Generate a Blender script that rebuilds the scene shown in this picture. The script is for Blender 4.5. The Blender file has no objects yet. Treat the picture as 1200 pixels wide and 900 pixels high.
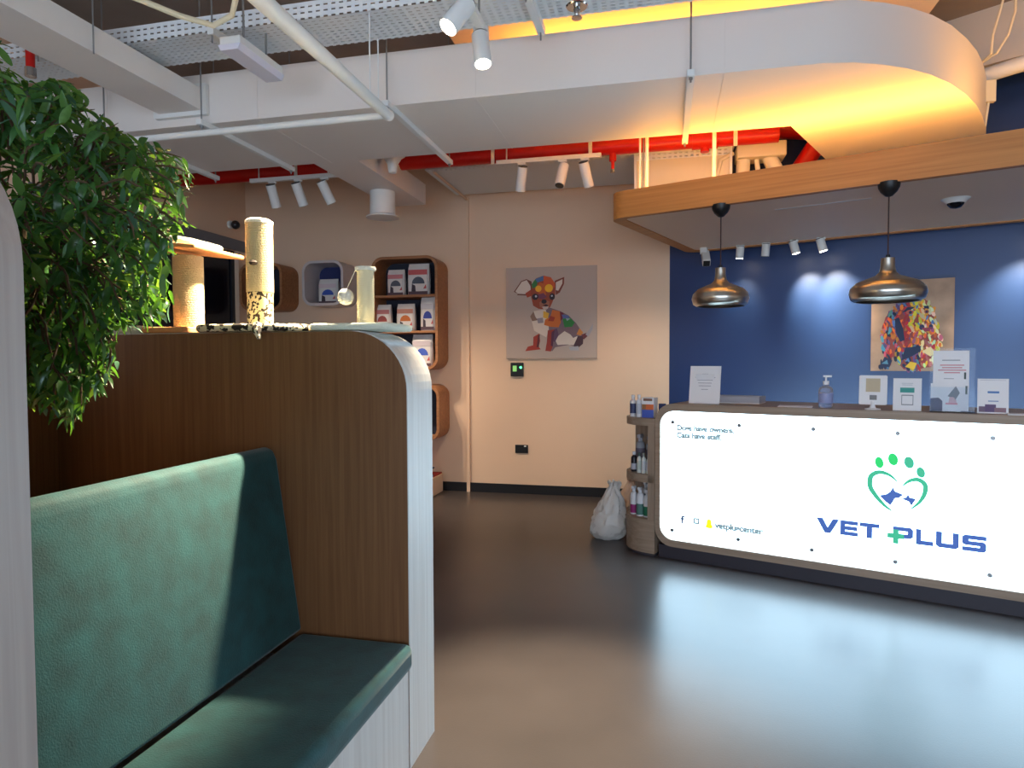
import bpy, bmesh, math, random
import numpy as np
from mathutils import Vector, Matrix
random.seed(7)
PI = math.pi
scene = bpy.context.scene
COL = scene.collection

# ------------------------------------------------------------------ camera
CAM_H, FPX = 1.45, 768.75
YAW, PITCH, ROLL = (math.radians(a) for a in (13.19, -2.04, -0.193))
_fw = np.array([-math.sin(YAW) * math.cos(PITCH), math.cos(YAW) * math.cos(PITCH), math.sin(PITCH)])
_r = np.array([math.cos(YAW), math.sin(YAW), 0.0])
_u = np.cross(_r, _fw)
_R = math.cos(ROLL) * _r + math.sin(ROLL) * _u
_U = -math.sin(ROLL) * _r + math.cos(ROLL) * _u
_C = np.array([0.0, 0.0, CAM_H])
cd = bpy.data.cameras.new('camera')
cam = bpy.data.objects.new('camera', cd)
COL.objects.link(cam)
cam.matrix_world = Matrix(((_R[0], _U[0], -_fw[0], 0), (_R[1], _U[1], -_fw[1], 0), (_R[2], _U[2], -_fw[2], CAM_H), (0, 0, 0, 1)))
cd.sensor_width = 36.0
cd.lens = FPX / 1200 * 36.0
cd.clip_start = 0.05
scene.camera = cam

def ray(x, y): return _fw + _R * (x - 600) / FPX + _U * (450 - y) / FPX
def onz(x, y, z): d = ray(x, y); return _C + d * (z - CAM_H) / d[2]      # pixel -> point at height z
def onx(x, y, X): d = ray(x, y); return _C + d * X / d[0]
def ony(x, y, Y): d = ray(x, y); return _C + d * Y / d[1]                # pixel -> point on the plane y = Y
CT = math.radians(-20)                                                    # reception desk, canopy and blue wall stand at 20 degrees
CU = np.array([math.cos(CT), math.sin(CT), 0.0]); CN = np.array([-math.sin(CT), math.cos(CT), 0.0])
def onc(x, y, D): d = ray(x, y); return _C + d * D / (d @ CN)            # pixel -> point on a plane parallel to the desk front
def cw(u, D, z): p = CU * u + CN * D; return (p[0], p[1], z)
def uz(x, y, D): p = onc(x, y, D); return p @ CU, p[2]

# ------------------------------------------------------------------ world, view
w = bpy.data.worlds.new('world'); scene.world = w; w.use_nodes = True
w.node_tree.nodes['Background'].inputs[0].default_value = (0.62, 0.78, 1.0, 1)
w.node_tree.nodes['Background'].inputs[1].default_value = 1.3
vs = scene.view_settings
vs.view_transform = 'Standard'; vs.look = 'None'; vs.gamma = 1.0; vs.use_curve_mapping = False
vs.exposure = 1.5

def lin(c):
    return tuple((v / 255 / 12.92) if v / 255 <= 0.04045 else ((v / 255 + 0.055) / 1.055) ** 2.4 for v in c)

# daylight through the shop window behind the camera
ld = bpy.data.lights.new('window_daylight', 'AREA'); ld.shape = 'RECTANGLE'; ld.size = 7.6; ld.size_y = 2.5
ld.energy = 52; ld.color = (0.72, 0.86, 1.0)
lo = bpy.data.objects.new('window_daylight', ld); COL.objects.link(lo)
lo.location = (0.0, -3.3, 1.6); lo.rotation_euler = (PI / 2, 0, 0)   # faces +y, into the room

# ------------------------------------------------------------------ helpers
MATS = {}
def mat(name, rgb, rough=0.5, metal=0.0, emit=None, estr=0.0, var=0.0, vscale=6.0, bump=0.0, bscale=60.0, sheen=0.0, spec=0.5, trans=0.0, ior=1.45, coat=0.0, alpha=1.0):
    if name in MATS: return MATS[name]
    m = bpy.data.materials.new(name); m.use_nodes = True
    nt = m.node_tree; b = nt.nodes['Principled BSDF']
    c = lin(rgb) + (1,)
    b.inputs['Base Color'].default_value = c
    b.inputs['Roughness'].default_value = rough; b.inputs['Metallic'].default_value = metal
    b.inputs['Specular IOR Level'].default_value = spec; b.inputs['IOR'].default_value = ior
    b.inputs['Transmission Weight'].default_value = trans; b.inputs['Coat Weight'].default_value = coat
    b.inputs['Alpha'].default_value = alpha
    if sheen: b.inputs['Sheen Weight'].default_value = sheen; b.inputs['Sheen Roughness'].default_value = 0.4
    if emit:
        b.inputs['Emission Color'].default_value = lin(emit) + (1,); b.inputs['Emission Strength'].default_value = estr
    if var or bump:
        tc = nt.nodes.new('ShaderNodeTexCoord')
        if var:
            n = nt.nodes.new('ShaderNodeTexNoise'); n.inputs['Scale'].default_value = vscale; n.inputs['Detail'].default_value = 6
            nt.links.new(tc.outputs['Object'], n.inputs['Vector'])
            r = nt.nodes.new('ShaderNodeValToRGB')
            r.color_ramp.elements[0].position = 0.3; r.color_ramp.elements[1].position = 0.7
            r.color_ramp.elements[0].color = tuple(v * (1 - var) for v in c[:3]) + (1,)
            r.color_ramp.elements[1].color = tuple(min(1, v * (1 + var)) for v in c[:3]) + (1,)
            nt.links.new(n.outputs['Fac'], r.inputs['Fac']); nt.links.new(r.outputs['Color'], b.inputs['Base Color'])
        if bump:
            n2 = nt.nodes.new('ShaderNodeTexNoise'); n2.inputs['Scale'].default_value = bscale; n2.inputs['Detail'].default_value = 4
            nt.links.new(tc.outputs['Object'], n2.inputs['Vector'])
            bp = nt.nodes.new('ShaderNodeBump'); bp.inputs['Strength'].default_value = bump; bp.inputs['Distance'].default_value = 0.01
            nt.links.new(n2.outputs['Fac'], bp.inputs['Height']); nt.links.new(bp.outputs['Normal'], b.inputs['Normal'])
    MATS[name] = m
    return m

def wood(name, a, b_, axis='z', rough=0.5, scale=1.0):
    if name in MATS: return MATS[name]
    m = bpy.data.materials.new(name); m.use_nodes = True
    nt = m.node_tree; b = nt.nodes['Principled BSDF']; b.inputs['Roughness'].default_value = rough
    tc = nt.nodes.new('ShaderNodeTexCoord'); mp = nt.nodes.new('ShaderNodeMapping')
    s = {'x': (1.2, 45, 45), 'y': (45, 1.2, 45), 'z': (45, 45, 1.2)}[axis]
    mp.inputs['Scale'].default_value = tuple(v * scale for v in s)
    nt.links.new(tc.outputs['Object'], mp.inputs['Vector'])
    n = nt.nodes.new('ShaderNodeTexNoise'); n.inputs['Scale'].default_value = 1.0; n.inputs['Detail'].default_value = 5; n.inputs['Distortion'].default_value = 0.6
    nt.links.new(mp.outputs['Vector'], n.inputs['Vector'])
    r = nt.nodes.new('ShaderNodeValToRGB')
    r.color_ramp.elements[0].position = 0.3; r.color_ramp.elements[1].position = 0.72
    r.color_ramp.elements[0].color = lin(a) + (1,); r.color_ramp.elements[1].color = lin(b_) + (1,)
    nt.links.new(n.outputs['Fac'], r.inputs['Fac']); nt.links.new(r.outputs['Color'], b.inputs['Base Color'])
    bp = nt.nodes.new('ShaderNodeBump'); bp.inputs['Strength'].default_value = 0.06; bp.inputs['Distance'].default_value = 0.004
    nt.links.new(n.outputs['Fac'], bp.inputs['Height']); nt.links.new(bp.outputs['Normal'], b.inputs['Normal'])
    MATS[name] = m
    return m

def perforated(name, rgb, px=0.045, py=0.03, lx=0.55, ly=0.4):
    m = bpy.data.materials.new(name); m.use_nodes = True
    nt = m.node_tree; b = nt.nodes['Principled BSDF']; b.inputs['Base Color'].default_value = lin(rgb) + (1,); b.inputs['Roughness'].default_value = 0.45
    tc = nt.nodes.new('ShaderNodeTexCoord'); sp = nt.nodes.new('ShaderNodeSeparateXYZ'); nt.links.new(tc.outputs['Object'], sp.inputs[0])
    def mth(op, a, bb=None):
        n = nt.nodes.new('ShaderNodeMath'); n.operation = op
        for i, v in enumerate((a, bb)):
            if v is None: continue
            if isinstance(v, (int, float)): n.inputs[i].default_value = v
            else: nt.links.new(v, n.inputs[i])
        return n.outputs[0]
    yz = mth('ADD', sp.outputs['Y'], sp.outputs['Z'])
    fx = mth('LESS_THAN', mth('FRACT', mth('DIVIDE', sp.outputs['X'], px)), lx)
    fy = mth('LESS_THAN', mth('FRACT', mth('DIVIDE', yz, py)), ly)
    hole = mth('MULTIPLY', fx, fy)
    nt.links.new(mth('SUBTRACT', 1.0, hole), b.inputs['Alpha'])
    MATS[name] = m
    return m

def colmat(name, rough=0.6):
    m = bpy.data.materials.new(name); m.use_nodes = True
    nt = m.node_tree; b = nt.nodes['Principled BSDF']; b.inputs['Roughness'].default_value = rough
    a = nt.nodes.new('ShaderNodeAttribute'); a.attribute_name = 'Col'
    nt.links.new(a.outputs['Color'], b.inputs['Base Color'])
    MATS[name] = m
    return m

class MB:
    def __init__(s): s.v = []; s.f = []; s.c = []
    def add(s, vs_, fs, col=None):
        o = len(s.v); s.v += [tuple(float(q) for q in p) for p in vs_]; s.f += [tuple(i + o for i in f) for f in fs]; s.c += [col] * len(fs); return s
    def box(s, x0, x1, y0, y1, z0, z1):
        return s.add([(x0, y0, z0), (x1, y0, z0), (x1, y1, z0), (x0, y1, z0), (x0, y0, z1), (x1, y0, z1), (x1, y1, z1), (x0, y1, z1)],
                     [(0, 3, 2, 1), (4, 5, 6, 7), (0, 1, 5, 4), (1, 2, 6, 5), (2, 3, 7, 6), (3, 0, 4, 7)])
    def tube(s, pts, r, n=10, caps=True):
        pts = [Vector(p) for p in pts]; k = len(pts)
        rs = r if isinstance(r, (list, tuple)) else [r] * k
        rings = []; prev = None
        for i, p in enumerate(pts):
            t = (pts[min(i + 1, k - 1)] - pts[max(i - 1, 0)]).normalized()
            if prev is None:
                a = Vector((0, 0, 1)) if abs(t.z) < 0.9 else Vector((1, 0, 0))
                e1 = t.cross(a).normalized()
            else:
                e1 = (prev - t * prev.dot(t)).normalized()
            prev = e1; e2 = t.cross(e1)
            rings.append([p + (e1 * math.cos(2 * PI * j / n) + e2 * math.sin(2 * PI * j / n)) * rs[i] for j in range(n)])
        vs_ = [q for rg in rings for q in rg]; fs = []
        for i in range(k - 1):
            for j in range(n):
                fs.append((i * n + j, i * n + (j + 1) % n, (i + 1) * n + (j + 1) % n, (i + 1) * n + j))
        if caps: fs += [tuple(range(n))[::-1], tuple(range((k - 1) * n, k * n))]
        return s.add(vs_, fs)
    def cyl(s, p0, p1, r0, r1=None, n=16): return s.tube([p0, p1], [r0, r0 if r1 is None else r1], n)
    def prism(s, poly, axis, a, b):
        n = len(poly)
        mk = {'z': lambda p, h: (p[0], p[1], h), 'y': lambda p, h: (p[0], h, p[1]), 'x': lambda p, h: (h, p[0], p[1])}[axis]
        vs_ = [mk(p, a) for p in poly] + [mk(p, b) for p in poly]
        return s.add(vs_, [tuple(range(n))[::-1], tuple(range(n, 2 * n))] + [(i, (i + 1) % n, n + (i + 1) % n, n + i) for i in range(n)])
    def ring(s, out, inn, axis, a, b):
        n = len(out)
        mk = {'z': lambda p, h: (p[0], p[1], h), 'y': lambda p, h: (p[0], h, p[1]), 'x': lambda p, h: (h, p[0], p[1])}[axis]
        vs_ = [mk(p, a) for p in out] + [mk(p, a) for p in inn] + [mk(p, b) for p in out] + [mk(p, b) for p in inn]
        fs = []
        for i in range(n):
            j = (i + 1) % n
            fs += [(i, j, n + j, n + i), (2 * n + i, 3 * n + i, 3 * n + j, 2 * n + j), (i, 2 * n + i, 2 * n + j, j), (n + i, n + j, 3 * n + j, 3 * n + i)]
        return s.add(vs_, fs)
    def lathe(s, prof, n=24, c=(0, 0, 0)):
        vs_ = []; k = len(prof)
        for r_, z in prof:
            for j in range(n): vs_.append((c[0] + r_ * math.cos(2 * PI * j / n), c[1] + r_ * math.sin(2 * PI * j / n), c[2] + z))
        fs = [(i * n + j, i * n + (j + 1) % n, (i + 1) * n + (j + 1) % n, (i + 1) * n + j) for i in range(k - 1) for j in range(n)]
        if prof[0][0] > 1e-4: fs.append(tuple(range(n))[::-1])
        if prof[-1][0] > 1e-4: fs.append(tuple(range((k - 1) * n, k * n)))
        return s.add(vs_, fs)
    def ball(s, c, r, n=14):
        return s.lathe([(max(1e-5, r * math.sin(PI * i / n)), -r * math.cos(PI * i / n)) for i in range(n + 1)], 2 * n, c)
    def poly(s, pts, col=None): return s.add(pts, [tuple(range(len(pts)))], col)
    def build(s, name, m=None, parent=None, smooth=35, bevel=0.0, loc=None, seg=2):
        me = bpy.data.meshes.new(name); me.from_pydata(s.v, [], s.f); 
        if any(c is not None for c in s.c):
            at = me.attributes.new('Col', 'FLOAT_COLOR', 'CORNER'); i = 0
            for p, c in zip(me.polygons, s.c):
                cc = lin(c or (255, 255, 255)) + (1,)
                for li in p.loop_indices: at.data[li].color = cc
        else:
            bm = bmesh.new(); bm.from_mesh(me); bmesh.ops.remove_doubles(bm, verts=bm.verts, dist=1e-6); bmesh.ops.recalc_face_normals(bm, faces=bm.faces); bm.to_mesh(me); bm.free()
        if smooth:
            for p in me.polygons: p.use_smooth = True
            me.set_sharp_from_angle(angle=math.radians(smooth))
        if m: me.materials.append(m)
        o = bpy.data.objects.new(name, me); COL.objects.link(o)
        if parent: o.parent = parent
        if loc is not None: o.location = loc
        if bevel:
            bv = o.modifiers.new('bevel', 'BEVEL'); bv.width = bevel; bv.segments = seg; bv.limit_method = 'ANGLE'; bv.angle_limit = math.radians(40)
            bv.harden_normals = False
        return o

def tag(o, label, cat, group=None):
    o['label'] = label; o['category'] = cat
    if group: o['group'] = group
    return o
def thing(name, label, cat, loc=(0, 0, 0), rotz=0.0, group=None):
    o = bpy.data.objects.new(name, None); o.empty_display_size = 0.1; COL.objects.link(o)
    o.location = tuple(float(v) for v in loc); o.rotation_euler = (0, 0, rotz)
    return tag(o, label, cat, group)
def struct(o, label=None):
    o['kind'] = 'structure'
    if label: o['label'] = label
    return o
def rrect(x0, x1, y0, y1, r, n=6):
    out = []
    for cx, cy_, a0 in ((x1 - r, y1 - r, 0), (x0 + r, y1 - r, 90), (x0 + r, y0 + r, 180), (x1 - r, y0 + r, 270)):
        for i in range(n + 1):
            a = math.radians(a0 + 90 * i / n); out.append((cx + r * math.cos(a), cy_ + r * math.sin(a)))
    return out
def rel(p, t):   # world point -> local of a thing
    c, s_ = math.cos(-t.rotation_euler[2]), math.sin(-t.rotation_euler[2])
    dx, dy, dz = p[0] - t.location[0], p[1] - t.location[1], p[2] - t.location[2]
    return (dx * c - dy * s_, dx * s_ + dy * c, dz)
def copy_tree(o, parent=None):
    c = o.copy(); COL.objects.link(c)
    if parent: c.parent = parent
    for ch in o.children:
        copy_tree(ch, c)
    return c
def spot_light(name, loc, target, watts, angle, color, parent=None, blend=0.5, size=0.03):
    l = bpy.data.lights.new(name, 'SPOT'); l.energy = watts; l.spot_size = math.radians(angle); l.spot_blend = blend; l.color = color; l.shadow_soft_size = size
    o = bpy.data.objects.new(name, l); COL.objects.link(o)
    d = Vector(target) - Vector(loc)
    o.rotation_mode = 'QUATERNION'; o.rotation_quaternion = d.to_track_quat('-Z', 'Y'); o.location = loc
    return o

# ------------------------------------------------------------------ materials
M_cream = mat('cream_paint', (232, 198, 168), 0.75, var=0.02, vscale=1.5)
M_blue = mat('blue_paint', (12, 48, 100), 0.44, var=0.05, vscale=2.0, spec=0.8)
M_slab = mat('ceiling_concrete', (150, 138, 128), 0.9, var=0.12, vscale=2.0)
M_floor = mat('grey_vinyl_floor', (72, 66, 65), 0.28, var=0.08, vscale=3.0, bump=0.03, bscale=120, spec=0.40)
M_black = mat('black_skirting', (20, 20, 24), 0.5)
M_white = mat('white_metal', (226, 226, 224), 0.45)
M_duct = mat('white_duct_paint', (226, 218, 212), 0.5)
M_wpipe = mat('white_pipe_wrap', (225, 225, 222), 0.6, bump=0.3, bscale=40)
M_red = mat('red_sprinkler_pipe', (196, 22, 14), 0.35)
M_rod = mat('galvanised_rod', (150, 150, 150), 0.4, metal=0.7)
M_oak = wood('oak_laminate', (106, 67, 38), (126, 86, 52), 'z', scale=1.6)
M_oakx = wood('oak_fascia', (184, 118, 56), (208, 142, 74), 'x')
M_niche = wood('niche_wood', (150, 96, 58), (180, 122, 78), 'x')
M_goak = wood('grey_oak', (150, 128, 108), (172, 150, 130), 'x')
M_goakz = wood('grey_oak_upright', (146, 124, 106), (168, 146, 126), 'z')
M_edge = wood('white_laminate_edge', (198, 194, 190), (214, 212, 209), 'z')
M_velvet = mat('teal_velvet', (12, 66, 68), 0.75, var=0.3, vscale=13.0, bump=0.2, bscale=220, sheen=0.25)
M_plinth = mat('dark_plinth', (58, 54, 62), 0.5)
M_dark = mat('black_plastic', (22, 22, 24), 0.4)
M_chrome = mat('chrome', (200, 200, 200), 0.2, metal=1.0)
M_brush = mat('brushed_aluminium', (196, 190, 180), 0.28, metal=1.0)
M_tray = perforated('perforated_tray_metal', (226, 228, 230))
M_paper = mat('white_paper', (246, 244, 246), 0.6)
M_cards = colmat('printed_colours')
M_canvas = mat('grey_canvas', (190, 172, 160), 0.8, bump=0.05, bscale=300)
M_canvas2 = mat('brown_canvas', (168, 134, 112), 0.8, var=0.25, vscale=5, bump=0.05, bscale=300)
M_lens_on = mat('lamp_lens_lit', (255, 244, 225), 0.3, emit=(255, 240, 215), estr=14.0)
M_lens_off = mat('lamp_lens_off', (40, 38, 36), 0.2)
M_acryl = mat('clear_acrylic', (240, 245, 250), 0.05, trans=1.0, ior=1.2)
M_sisal = mat('sisal_rope', (206, 184, 140), 0.85, bump=0.5, bscale=160)
M_plush = mat('white_plush', (232, 226, 206), 0.95, bump=0.5, bscale=200, sheen=0.4)
M_flex = mat('yellowed_plastic', (222, 210, 180), 0.5)

# ------------------------------------------------------------------ room shell
YB = 6.947                      # back wall
DBW = 6.54                      # blue wall, in desk-parallel distance
XC = (DBW - CN[1] * YB) / CN[0]  # where the two walls meet
XL, XR, YF, ZC = -4.88, 5.2, -3.0, 3.95
struct(MB().box(XL - 3.2, XR, YF - 0.2, YB + 0.3, -0.12, 0.0).build('floor', M_floor), 'smooth dark grey vinyl floor')
struct(MB().box(XL - 3.2, XR, YF - 0.2, YB + 0.3, ZC, ZC + 0.15).build('ceiling', M_slab), 'bare concrete ceiling slab')
struct(MB().box(XL - 0.15, XC + 0.02, YB, YB + 0.15, 0, ZC).build('wall_back', M_cream), 'cream painted back wall')
t0 = XC * CU[0] + YB * CU[1]
bw = MB().prism([tuple(cw(t0, DBW, 0)[:2]), tuple(cw(t0 + 5.6, DBW, 0)[:2]), tuple(cw(t0 + 5.6, DBW + 0.15, 0)[:2]), tuple(cw(t0 + 0.03, DBW + 0.15, 0)[:2])], 'z', 0, ZC)
struct(bw.build('wall_blue', M_blue), 'deep blue accent wall behind the reception desk')
struct(MB().box(XR, XR + 0.15, YF - 0.2, YB, 0, ZC).build('wall_right', M_cream))
# left wall with a dark glazed doorway next to the corner
OY0, OY1, OZ = 4.3, 6.80, 2.74
struct(MB().box(XL - 0.15, XL, OY1, YB, 0, ZC).box(XL - 0.15, XL, OY0, OY1, OZ, ZC).box(XL - 0.15, XL, YF - 0.2, OY0, 0, ZC).build('wall_left', M_cream), 'cream side wall with a dark doorway')
struct(MB().box(XL, XL + 0.02, OY0 - 0.1, YB - 0.001, OZ, 2.865).build('trim_1', mat('grey_lintel', (120, 118, 122), 0.6)), 'grey lintel band over the dark doorway')
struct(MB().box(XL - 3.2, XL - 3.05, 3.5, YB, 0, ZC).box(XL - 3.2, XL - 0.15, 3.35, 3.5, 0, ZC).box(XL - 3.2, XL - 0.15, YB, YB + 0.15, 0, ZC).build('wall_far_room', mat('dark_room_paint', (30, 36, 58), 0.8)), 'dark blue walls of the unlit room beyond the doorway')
dr = MB().box(XL - 0.09, XL - 0.075, OY0, OY1, 0.02, OZ).build('door_1', mat('tinted_glass', (22, 28, 44), 0.08, trans=0.35))
struct(dr, 'dark tinted glass doorway in the side wall')
for y0 in (OY0, (OY0 + OY1) / 2 - 0.02, OY1 - 0.05):
    MB().box(XL - 0.11, XL - 0.055, y0, y0 + 0.05, 0, OZ).build('door_frame', mat('dark_frame', (34, 36, 42), 0.4), dr)
# window wall behind the camera
wf = MB().box(XL - 0.15, XR + 0.15, YF - 0.2, YF, 0, 0.35).box(XL - 0.15, XR + 0.15, YF - 0.2, YF, 2.85, ZC).box(XL - 0.15, -3.8, YF - 0.2, YF, 0.35, 2.85).box(3.8, XR + 0.15, YF - 0.2, YF, 0.35, 2.85)
struct(wf.build('wall_front', M_cream), 'cream wall around the shop window')
wi = MB()
for x in (-3.8, -1.9, 0.0, 1.9, 3.76): wi.box(x, x + 0.04, YF - 0.14, YF - 0.08, 0.35, 2.85)
wi.box(-3.8, 3.8, YF - 0.14, YF - 0.08, 0.35, 0.40).box(-3.8, 3.8, YF - 0.14, YF - 0.08, 2.80, 2.85)
struct(wi.build('window_1', M_dark), 'dark framed shop window')
# skirtings
struct(MB().box(XL + 0.02, XC, YB - 0.012, YB, 0, 0.1).build('baseboard_back', M_black), 'black skirting on the cream wall')
struct(MB().prism([tuple(cw(t0, DBW - 0.012, 0)[:2]), tuple(cw(t0 + 5.4, DBW - 0.012, 0)[:2]), tuple(cw(t0 + 5.4, DBW, 0)[:2]), tuple(cw(t0, DBW, 0)[:2])], 'z', 0, 0.1).build('baseboard_blue', M_black))
# pilaster strip on the back wall
px_ = ony(547, 300, YB)[0]
struct(MB().box(px_ - 0.006, px_ + 0.03, YB - 0.03, YB, 0.0, 3.23).build('trim_2', M_cream), 'narrow cream corner strip running up the back wall')

# ------------------------------------------------------------------ overhead: ducts
ZD, YD0, YD1 = 3.0, 3.77, 4.72
outer = [(-6.0 + 1.15, YD0), (0.80, YD0)]
for q in ((0.946, 3.797), (1.10, 3.86), (1.25, 3.945), (1.40, 4.06), (1.55, 4.21), (1.70, 4.40), (1.83, 4.59), (1.95, 4.80), (2.06, 5.02), (2.16, 5.25), (2.22, 5.42)): outer.append(q)
inner = [(1.20, 5.56), (0.80, YD1), (-2.33, YD1), (-2.33, 6.21), (-2.70, 6.21), (-2.70, YD1), (-4.85, YD1 + 0.05)]
du = thing('ventilation_duct', 'big white boxed air duct crossing the ceiling with a rounded turn above the canopy', 'duct', (0, 4.2, ZD))
L_ = lambda ps: [(x, y - 4.2) for x, y in ps]
MB().prism(L_(outer + [(1.20, 5.56), (0.80, YD1), (-4.85, YD1)]), 'z', 0, 0.32).build('duct_body', M_duct, du, smooth=25)
MB().prism(L_([(-2.70, YD1 + 0.001), (-2.33, YD1 + 0.001), (-2.33, 6.21), (-2.70, 6.21)]), 'z', 0.002, 0.2).build('duct_branch', M_duct, du)
for x in (-3.7, -2.55, -1.1, 0.3):
    MB().box(x, x + 0.004, YD0 - 0.003 - 4.2, YD1 - 4.2, -0.003, 0.32).build('panel_seam', M_duct, du)
MB().box(-1.0, 0.9, 0.28, 0.30, 0.3205, 0.327).build('led_strip', mat('led_warm', (255, 190, 90), 0.4, emit=(255, 178, 70), estr=2), du)
lt = bpy.data.lights.new('duct_top_led', 'AREA'); lt.shape = 'RECTANGLE'; lt.size = 1.9; lt.size_y = 0.02; lt.energy = 6; lt.color = (1.0, 0.36, 0.05)
lto = bpy.data.objects.new('duct_top_led', lt); COL.objects.link(lto); lto.location = (-0.05, 4.49, ZD + 0.335); lto.rotation_euler = (PI, 0, 0)
# strut channels under the duct, hung on rods
def strut(x, y0, y1, z, label, n):
    t = thing('strut_channel', label, 'strut', (x, (y0 + y1) / 2, z), 0, 'struts carrying the duct')
    h = (y1 - y0) / 2
    MB().box(-0.02, 0.02, -h, h, -0.035, 0).build('channel', M_white, t, bevel=0.004)
    for y in (-h + 0.03, h - 0.03):
        MB().cyl((0, y, -0.06), (0, y, ZC - z), 0.005, n=8).build('hanger_rod', M_rod, t)
        MB().cyl((0, y, -0.045), (0, y, -0.035), 0.012, n=6).build('nut', M_rod, t)
p0 = onz(457, 126, 2.96); strut(p0[0] - 0.02, YD0 - 0.1, YD1 + 0.17, 2.998, 'white strut under the duct, just right of the insulated pipe elbow', 0)
p0 = onz(806, 130, 2.96); strut(p0[0], YD0 - 0.1, YD1 + 0.1, 2.998, 'white strut under the duct, above the left end of the wooden canopy', 1)
p0 = onz(240, 206, 2.96); strut(p0[0], YD0 - 0.1, max(p0[1], 4.84), 2.998, 'white strut under the duct, closest to the plant', 2)
p0 = onz(330, 202, 2.96); strut(p0[0] + 0.09, YD0 - 0.1, p0[1] + 0.02, 2.998, 'white strut under the duct, left of the three-lamp track', 3)
# narrow duct running towards the camera at the upper left
sd = thing('supply_duct', 'narrow white rectangular duct running to the big duct at upper left', 'duct', (-3.1, 2.0, 3.08))
MB().box(-0.16, 0.16, -2.6, 1.765, 0, 0.14).build('duct_body', M_duct, sd)
MB().ring(rrect(-0.2, 0.2, -0.03, 0.17, 0.01, 2), rrect(-0.161, 0.161, -0.001, 0.141, 0.002, 2), 'y', 1.735, 1.765).build('flange', M_white, sd)
for s_ in (-0.18, 0.18): MB().cyl((s_, 0.9, -0.02), (s_, 0.9, ZC - 3.08), 0.004, n=8).build('hanger_rod', M_rod, sd)

# perforated cable tray overhead
ZT = 3.27
a1, a2 = onz(300, 30, ZT), onz(450, 10, ZT); b1, b2 = onz(250, 70, ZT), onz(450, 48, ZT)
TY0, TY1 = (a1[1] + a2[1]) / 2, (b1[1] + b2[1]) / 2
ct_ = thing('cable_tray', 'wide white perforated cable tray hanging above the big duct', 'cable tray', (-1.5, TY0, ZT))
MB().box(-3.3, 2.35, 0, TY1 - TY0, 0, 0.003).build('tray_floor', M_tray, ct_, smooth=0)
MB().box(-3.3, 2.35, 0, 0.003, 0.003, 0.09).build('side_rail', M_tray, ct_, smooth=0)
MB().box(-3.3, 2.35, TY1 - TY0 - 0.003, TY1 - TY0, 0.003, 0.09).build('side_rail', M_tray, ct_, smooth=0)
for x in (-2.7, -0.92, 0.83):
    MB().box(x - 0.02, x + 0.02, -0.05, TY1 - TY0 + 0.08, -0.04, -0.001).build('bracket', M_white, ct_)
    for y in (-0.035, TY1 - TY0 + 0.05): MB().cyl((x, y, -0.08), (x, y, ZC - ZT), 0.005, n=8).build('hanger_rod', M_rod, ct_)
# second perforated tray, against the back wall
zt2 = 3.23
bt = thing('cable_tray', 'perforated white tray along the top of the back wall behind the track lights', 'cable tray', (-0.8, 6.4, zt2))
MB().box(-1.4, 1.35, -0.5, 0.40, 0, 0.003).build('tray_floor', M_white, bt, smooth=0)
MB().box(-1.4, 1.35, -0.53, -0.5, 0, 0.10).build('side_rail', M_tray, bt, smooth=0)
MB().box(-1.4, 1.35, -0.56, -0.53, 0, 0.004).build('side_flange', M_tray, bt, smooth=0)
for x in (-1.1, 0.2, 1.25): MB().cyl((x, -0.2, 0.003), (x, -0.2, ZC - zt2), 0.005, n=8).build('hanger_rod', M_rod, bt)
p1 = onz(504.4, 203, 3.21)
tag(MB().tube([(px_ + 0.01, YB - 0.03, 3.205), (px_ + 0.01, YB - 0.1, 3.215), (px_ + 0.01, p1[1], 3.215)], 0.013, 8).build('conduit', M_cream), 'thin cream conduit running along the rear tray to the corner strip', 'conduit')

# sprinkler pipes
def red_pipe(name, pts, r, label, fittings=()):
    t = thing(name, label, 'pipe', pts[0])
    q = [tuple(np.array(p) - np.array(pts[0])) for p in pts]
    MB().tube(q, r, 16).build('pipe_run', M_red, t)
    for a, b, rr in fittings:
        MB().cyl(tuple(np.array(a) - np.array(pts[0])), tuple(np.array(b) - np.array(pts[0])), rr, n=16).build('coupling', M_red, t)
    return t
YP = 5.60; ZP = 3.235
rp = red_pipe('sprinkler_pipe', [(-4.75, YP, ZP), (0.86, YP, ZP)], 0.065, 'thick red sprinkler main running behind the big duct', [((-0.44, YP, ZP - 0.12), (-0.44, YP, ZP), 0.03), ((0.30, YP, ZP - 0.1), (0.30, YP, ZP), 0.035), ((0.2, YP, ZP), (0.4, YP, ZP), 0.075)])
MB().cyl((-0.44 + 4.75, 0, -0.19), (-0.44 + 4.75, 0, -0.1), 0.014, n=10).build('drop', M_red, rp)
MB().cyl((-0.44 + 4.75, 0, -0.215), (-0.44 + 4.75, 0, -0.19), 0.02, n=10).build('sprinkler_head', M_chrome, rp)
for x in (-3.35, -1.46, -0.62, 0.53):
    MB().box(x + 4.75 - 0.015, x + 4.75 + 0.015, -0.072, -0.066, -0.09, ZC - ZP).build('pipe_hanger', M_white, rp)
q0 = onz(905, 152, 3.35); q1 = onz(975, 172, 3.05)
red_pipe('sprinkler_pipe', [(0.80, 6.08, 3.46), (1.30, 6.1, 3.40)], 0.09, 'thick red pipe end seen between the flexible conduits and the duct turn')
red_pipe('sprinkler_pipe', [(1.24, 5.72, 3.28), (1.06, 5.95, 3.0)], 0.075, 'slanting red pipe leading down behind the wooden canopy')
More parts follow.
